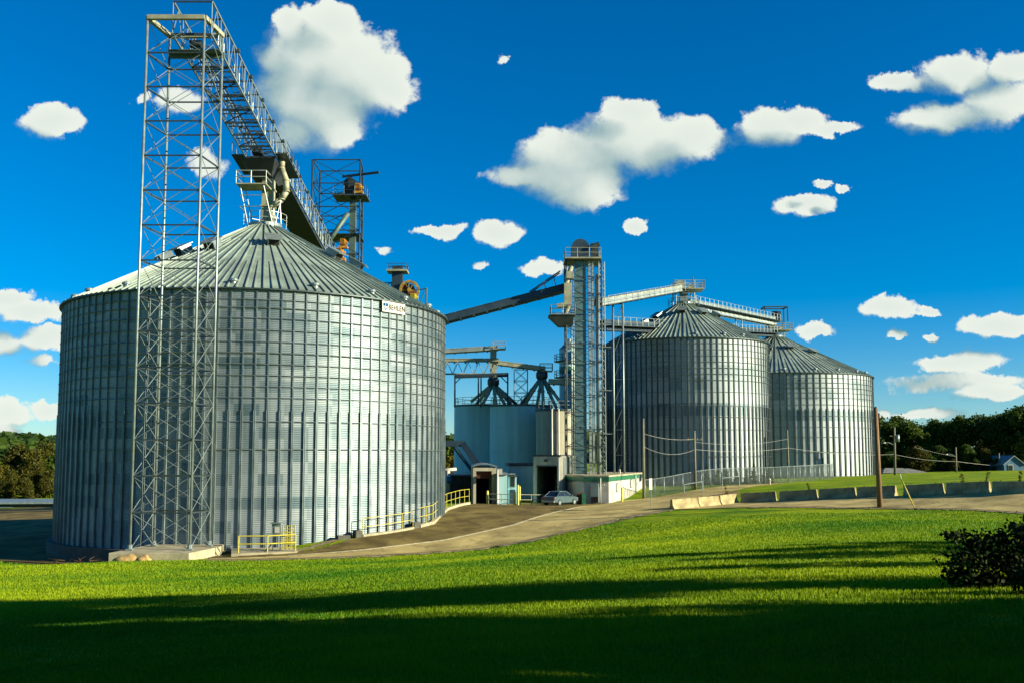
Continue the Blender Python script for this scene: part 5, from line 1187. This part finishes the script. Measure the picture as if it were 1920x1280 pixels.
# small background buildings
lb = thing('long_shed', (XY(20, 140)[0], 140, -.5), 'long low shed with a pale roof edge beyond the shadowed left yard', 'building'); zr = P(40, 945, 140).z
mb = MB(); mb.prism([XY(-160, 140), XY(125, 143), XY(125, 152), XY(-160, 152)], -1, zr); mb.build('wall', 'steel_dark', lb)
mb = MB(); mb.prism([XY(-161, 139.4), XY(126, 142.4), XY(126, 152.6), XY(-161, 152.6)], zr+.003, zr+.28); mb.build('roof', 'galv', lb)
mb = MB(); mb.prism([XY(-20, 139.7), XY(28, 140.2), XY(28, 140.6), XY(-20, 140.1)], -.4, zr-.4); mb.build('door', 'tank_shade_blue', lb)
def gable(px0, px1, Y, row_e, row_r, depth, label, name, wm, rm):
    x0, x1 = XY(px0, Y)[0], XY(px1, Y)[0]; ze, zr = P(px0, row_e, Y).z, P((px0+px1)/2, row_r, Y).z; zb = G((x0+x1)/2, Y)-.5; root = thing(name, ((x0+x1)/2, Y, zb), label, 'house'); xm = (x0+x1)/2
    mb = MB(); mb.add([(x0, Y, zb), (x1, Y, zb), (x1, Y, ze), (xm, Y, zr), (x0, Y, ze), (x0, Y+depth, zb), (x1, Y+depth, zb), (x1, Y+depth, ze), (xm, Y+depth, zr), (x0, Y+depth, ze)], [(0, 1, 2, 3, 4), (9, 8, 7, 6, 5), (0, 4, 9, 5), (1, 6, 7, 2)]); mb.build('wall', wm, root)
    mb = MB(); 
    for a, b in (((x0-.25, ze-.12), (xm, zr+.04)), ((x1+.25, ze-.12), (xm, zr+.04))): mb.add([(a[0], Y-.3, a[1]), (b[0], Y-.3, b[1]), (b[0], Y+depth+.3, b[1]), (a[0], Y+depth+.3, a[1]), (a[0], Y-.3, a[1]+.15), (b[0], Y-.3, b[1]+.15), (b[0], Y+depth+.3, b[1]+.15), (a[0], Y+depth+.3, a[1]+.15)], [(0, 1, 2, 3), (4, 7, 6, 5), (0, 4, 5, 1), (3, 2, 6, 7), (0, 3, 7, 4)])
    mb.build('roof', rm, root); f_ = MB().box((xm-.6, Y-.03, zb+(ze-zb)*.62), (.9, .1, 1.1)).build('window', 'white_paint', root); MB().box((xm-.6, Y-.06, zb+(ze-zb)*.62), (.7, .1, .9)).build('pane', 'glass_dark', f_)
gable(1882, 1919, 168, 870, 855, 9, 'blue gabled house at the foot of the dark trees on the right', 'gabled_house', 'blue_wall', 'galv')
fl = thing('low_bungalow', (XY(1700, 178)[0], 178, 4), 'low bungalow whose grey hipped roof shows over the lawn crest', 'house'); x0, x1 = XY(1652, 172)[0], XY(1745, 172)[0]; ze, zr = P(1700, 886, 172).z, P(1700, 877, 172).z
mb = MB().box(((x0+x1)/2, 176, ze-1.5), (x1-x0-.8, 8, 3)); mb.build('wall', 'white_paint', fl)
mb = MB(); mb.add([(x0, 171.5, ze), (x1, 171.5, ze), (x1, 180.5, ze), (x0, 180.5, ze), (x0+2.2, 176, zr), (x1-2.6, 176, zr)], [(0, 1, 5, 4), (1, 2, 5), (2, 3, 4, 5), (3, 0, 4), (3, 2, 1, 0)]); mb.build('roof', 'shingle', fl)

# bush on the right and weeds
def bush(px, Y, blobs, n, size, label, dz=0):
    b = on(px, Y); root = thing('bush', b, label, 'bush', None)
    V, Fq, tn = leafcloud([(b.x+x, b.y+y, b.z+z, rx, ry, rz) for x, y, z, rx, ry, rz in blobs], n, size, .2, .25); npmesh('foliage', V, Fq, 'leaf_bush', root, tint=tn)
    mb = MB()
    for x, y, z, *_ in blobs: mb.tube(b+Vector((x*.3, y*.3, -.1)), b+Vector((x, y, z)), .02, 5, .008)
    mb.build('stem', 'bark', root)
bush(1850, 16.2, [(-.42,0,.35,.4,.45,.38),(0,.1,.5,.45,.5,.42),(.45,0,.45,.5,.5,.45),(-.62,0,.86,.2,.2,.1),(-.42,.1,.84,.22,.2,.12),(-.2,.05,.74,.25,.25,.16),(.2,.1,.82,.3,.3,.16),(.55,0,.92,.4,.4,.2),(1.0,.1,.7,.6,.6,.5),(-.65,0,.2,.22,.3,.2),(1.5,.2,.9,.8,.7,.7),(2.4,.4,1.1,.9,.9,.9),(0,0,.14,.6,.5,.2),(.8,-.1,.18,.6,.5,.25)], 9500, .042, 'large dark leafy bush at the right edge of the lawn')
bush(1925, 15.0, [(-.05,0,.25,.3,.3,.28),(.3,0,.3,.4,.4,.3),(.1,.1,.42,.22,.22,.14)], 2200, .036, 'small grey green bush in front of the large dark bush')
def weed(px, Y, h, label):
    b = on(px, Y); root = thing('weed', b, label, 'weed', 'weeds by the barriers'); V, Fq, tn = leafcloud([(b.x+random.uniform(-.2, .2), b.y, b.z+h*k_/4, .16, .14, h*.2) for k_ in range(1, 5)], 160, .06, .2, .2); npmesh('foliage', V, Fq, 'leaf_autumn', root, tint=tn)
    MB().tube(b, b+Vector((.05, 0, h)), .015, 5).build('stem', 'bark', root)
weed(1359, 88.8, 1.7, 'tall brown weed behind the lit barriers'); weed(1516, 84.5, 1.2, 'small weed behind the shaded barriers left of the bare pole'); weed(1805, 74.0, 1.25, 'left weed above the bluish barrier'); weed(1848, 72.6, 1.25, 'right weed above the bluish barrier'); weed(1912, 70.2, 1.3, 'weed above the barrier at the right edge')
# small cypress-like shrubs at the foot of the middle silo
cy0 = None
for i, px in enumerate((1325, 1345, 1362, 1381, 1400, 1413, 1433, 1441)):
    x, y = XY(px, 121.5+i*.35); 
    if cy0 is None:
        cy0 = thing('conifer_shrub', (x, y, G(x, y)), 'small dark pointed shrub at the foot of the middle silo behind the fence', 'shrub', 'pointed shrubs along the middle silo'); V, Fq, tn = leafcloud([(x, y, G(x, y)+z, r_, r_, .35) for z, r_ in ((.3, .55), (.8, .48), (1.3, .36), (1.8, .24), (2.2, .12))], 900, .09, .2, .3); npmesh('foliage', V, Fq, 'leaf_dark', cy0, tint=tn); MB().tube((x, y, G(x, y)-.2), (x, y, G(x, y)+2), .05, 6, .02).build('stem', 'bark', cy0)
    else: o = copy_tree(cy0); s_ = random.uniform(.7, 1.15); o.location = (x, y, G(x, y)); o.scale = (1, 1, s_)

# right-hand trees shade the near lawn; those behind the camera added to block skylight
GS = 'shade trees beside the lawn outside the view'
sh = [make_tree(15, 5.0, 'leaf_mid', 4300, .30, 31, .12, 'broad unseen shade tree around the near lawn', GS, 34), make_tree(13, 4.6, 'leaf_dark', 3800, .30, 32, .10, 'broad unseen shade tree around the near lawn', GS, 32)]
sh.append(make_tree(21.5, 4.6, 'leaf_mid', 4300, .30, 33, .68, 'tall high crowned shade tree beside the near lawn, right of the view', GS, 26))
sh[2].location = (36, 8.2, G(36, 8.2)-.2)
o = copy_tree(sh[2]); o.location = (42, 6.8, G(42, 6.8)-.2); o.rotation_euler = (0, 0, 2.0)
us = [0, 0]
for i, (x, y, s_) in enumerate([(-4, -7, 1.0), (-12, -4, 1.1), (4, -11, 1.2), (-20, -8, 1.2), (-9, -13, 1.2), (24, 6.0, 1.0), (19, 2, 1.0), (29, 1.5, 1.15), (14.5, -2.5, .9), (34, -4, 1.3), (24, -7, 1.2), (11, -8, 1.0), (15.6, 19.2, .25), (18.0, 22.0, .31), (20.5, 24.2, .36), (23, 26.5, .35)]):
    kd = i % 2; plant(sh[kd], us[kd], (x, y, G(x, y)-.2), s_, i*1.3); us[kd] = 1
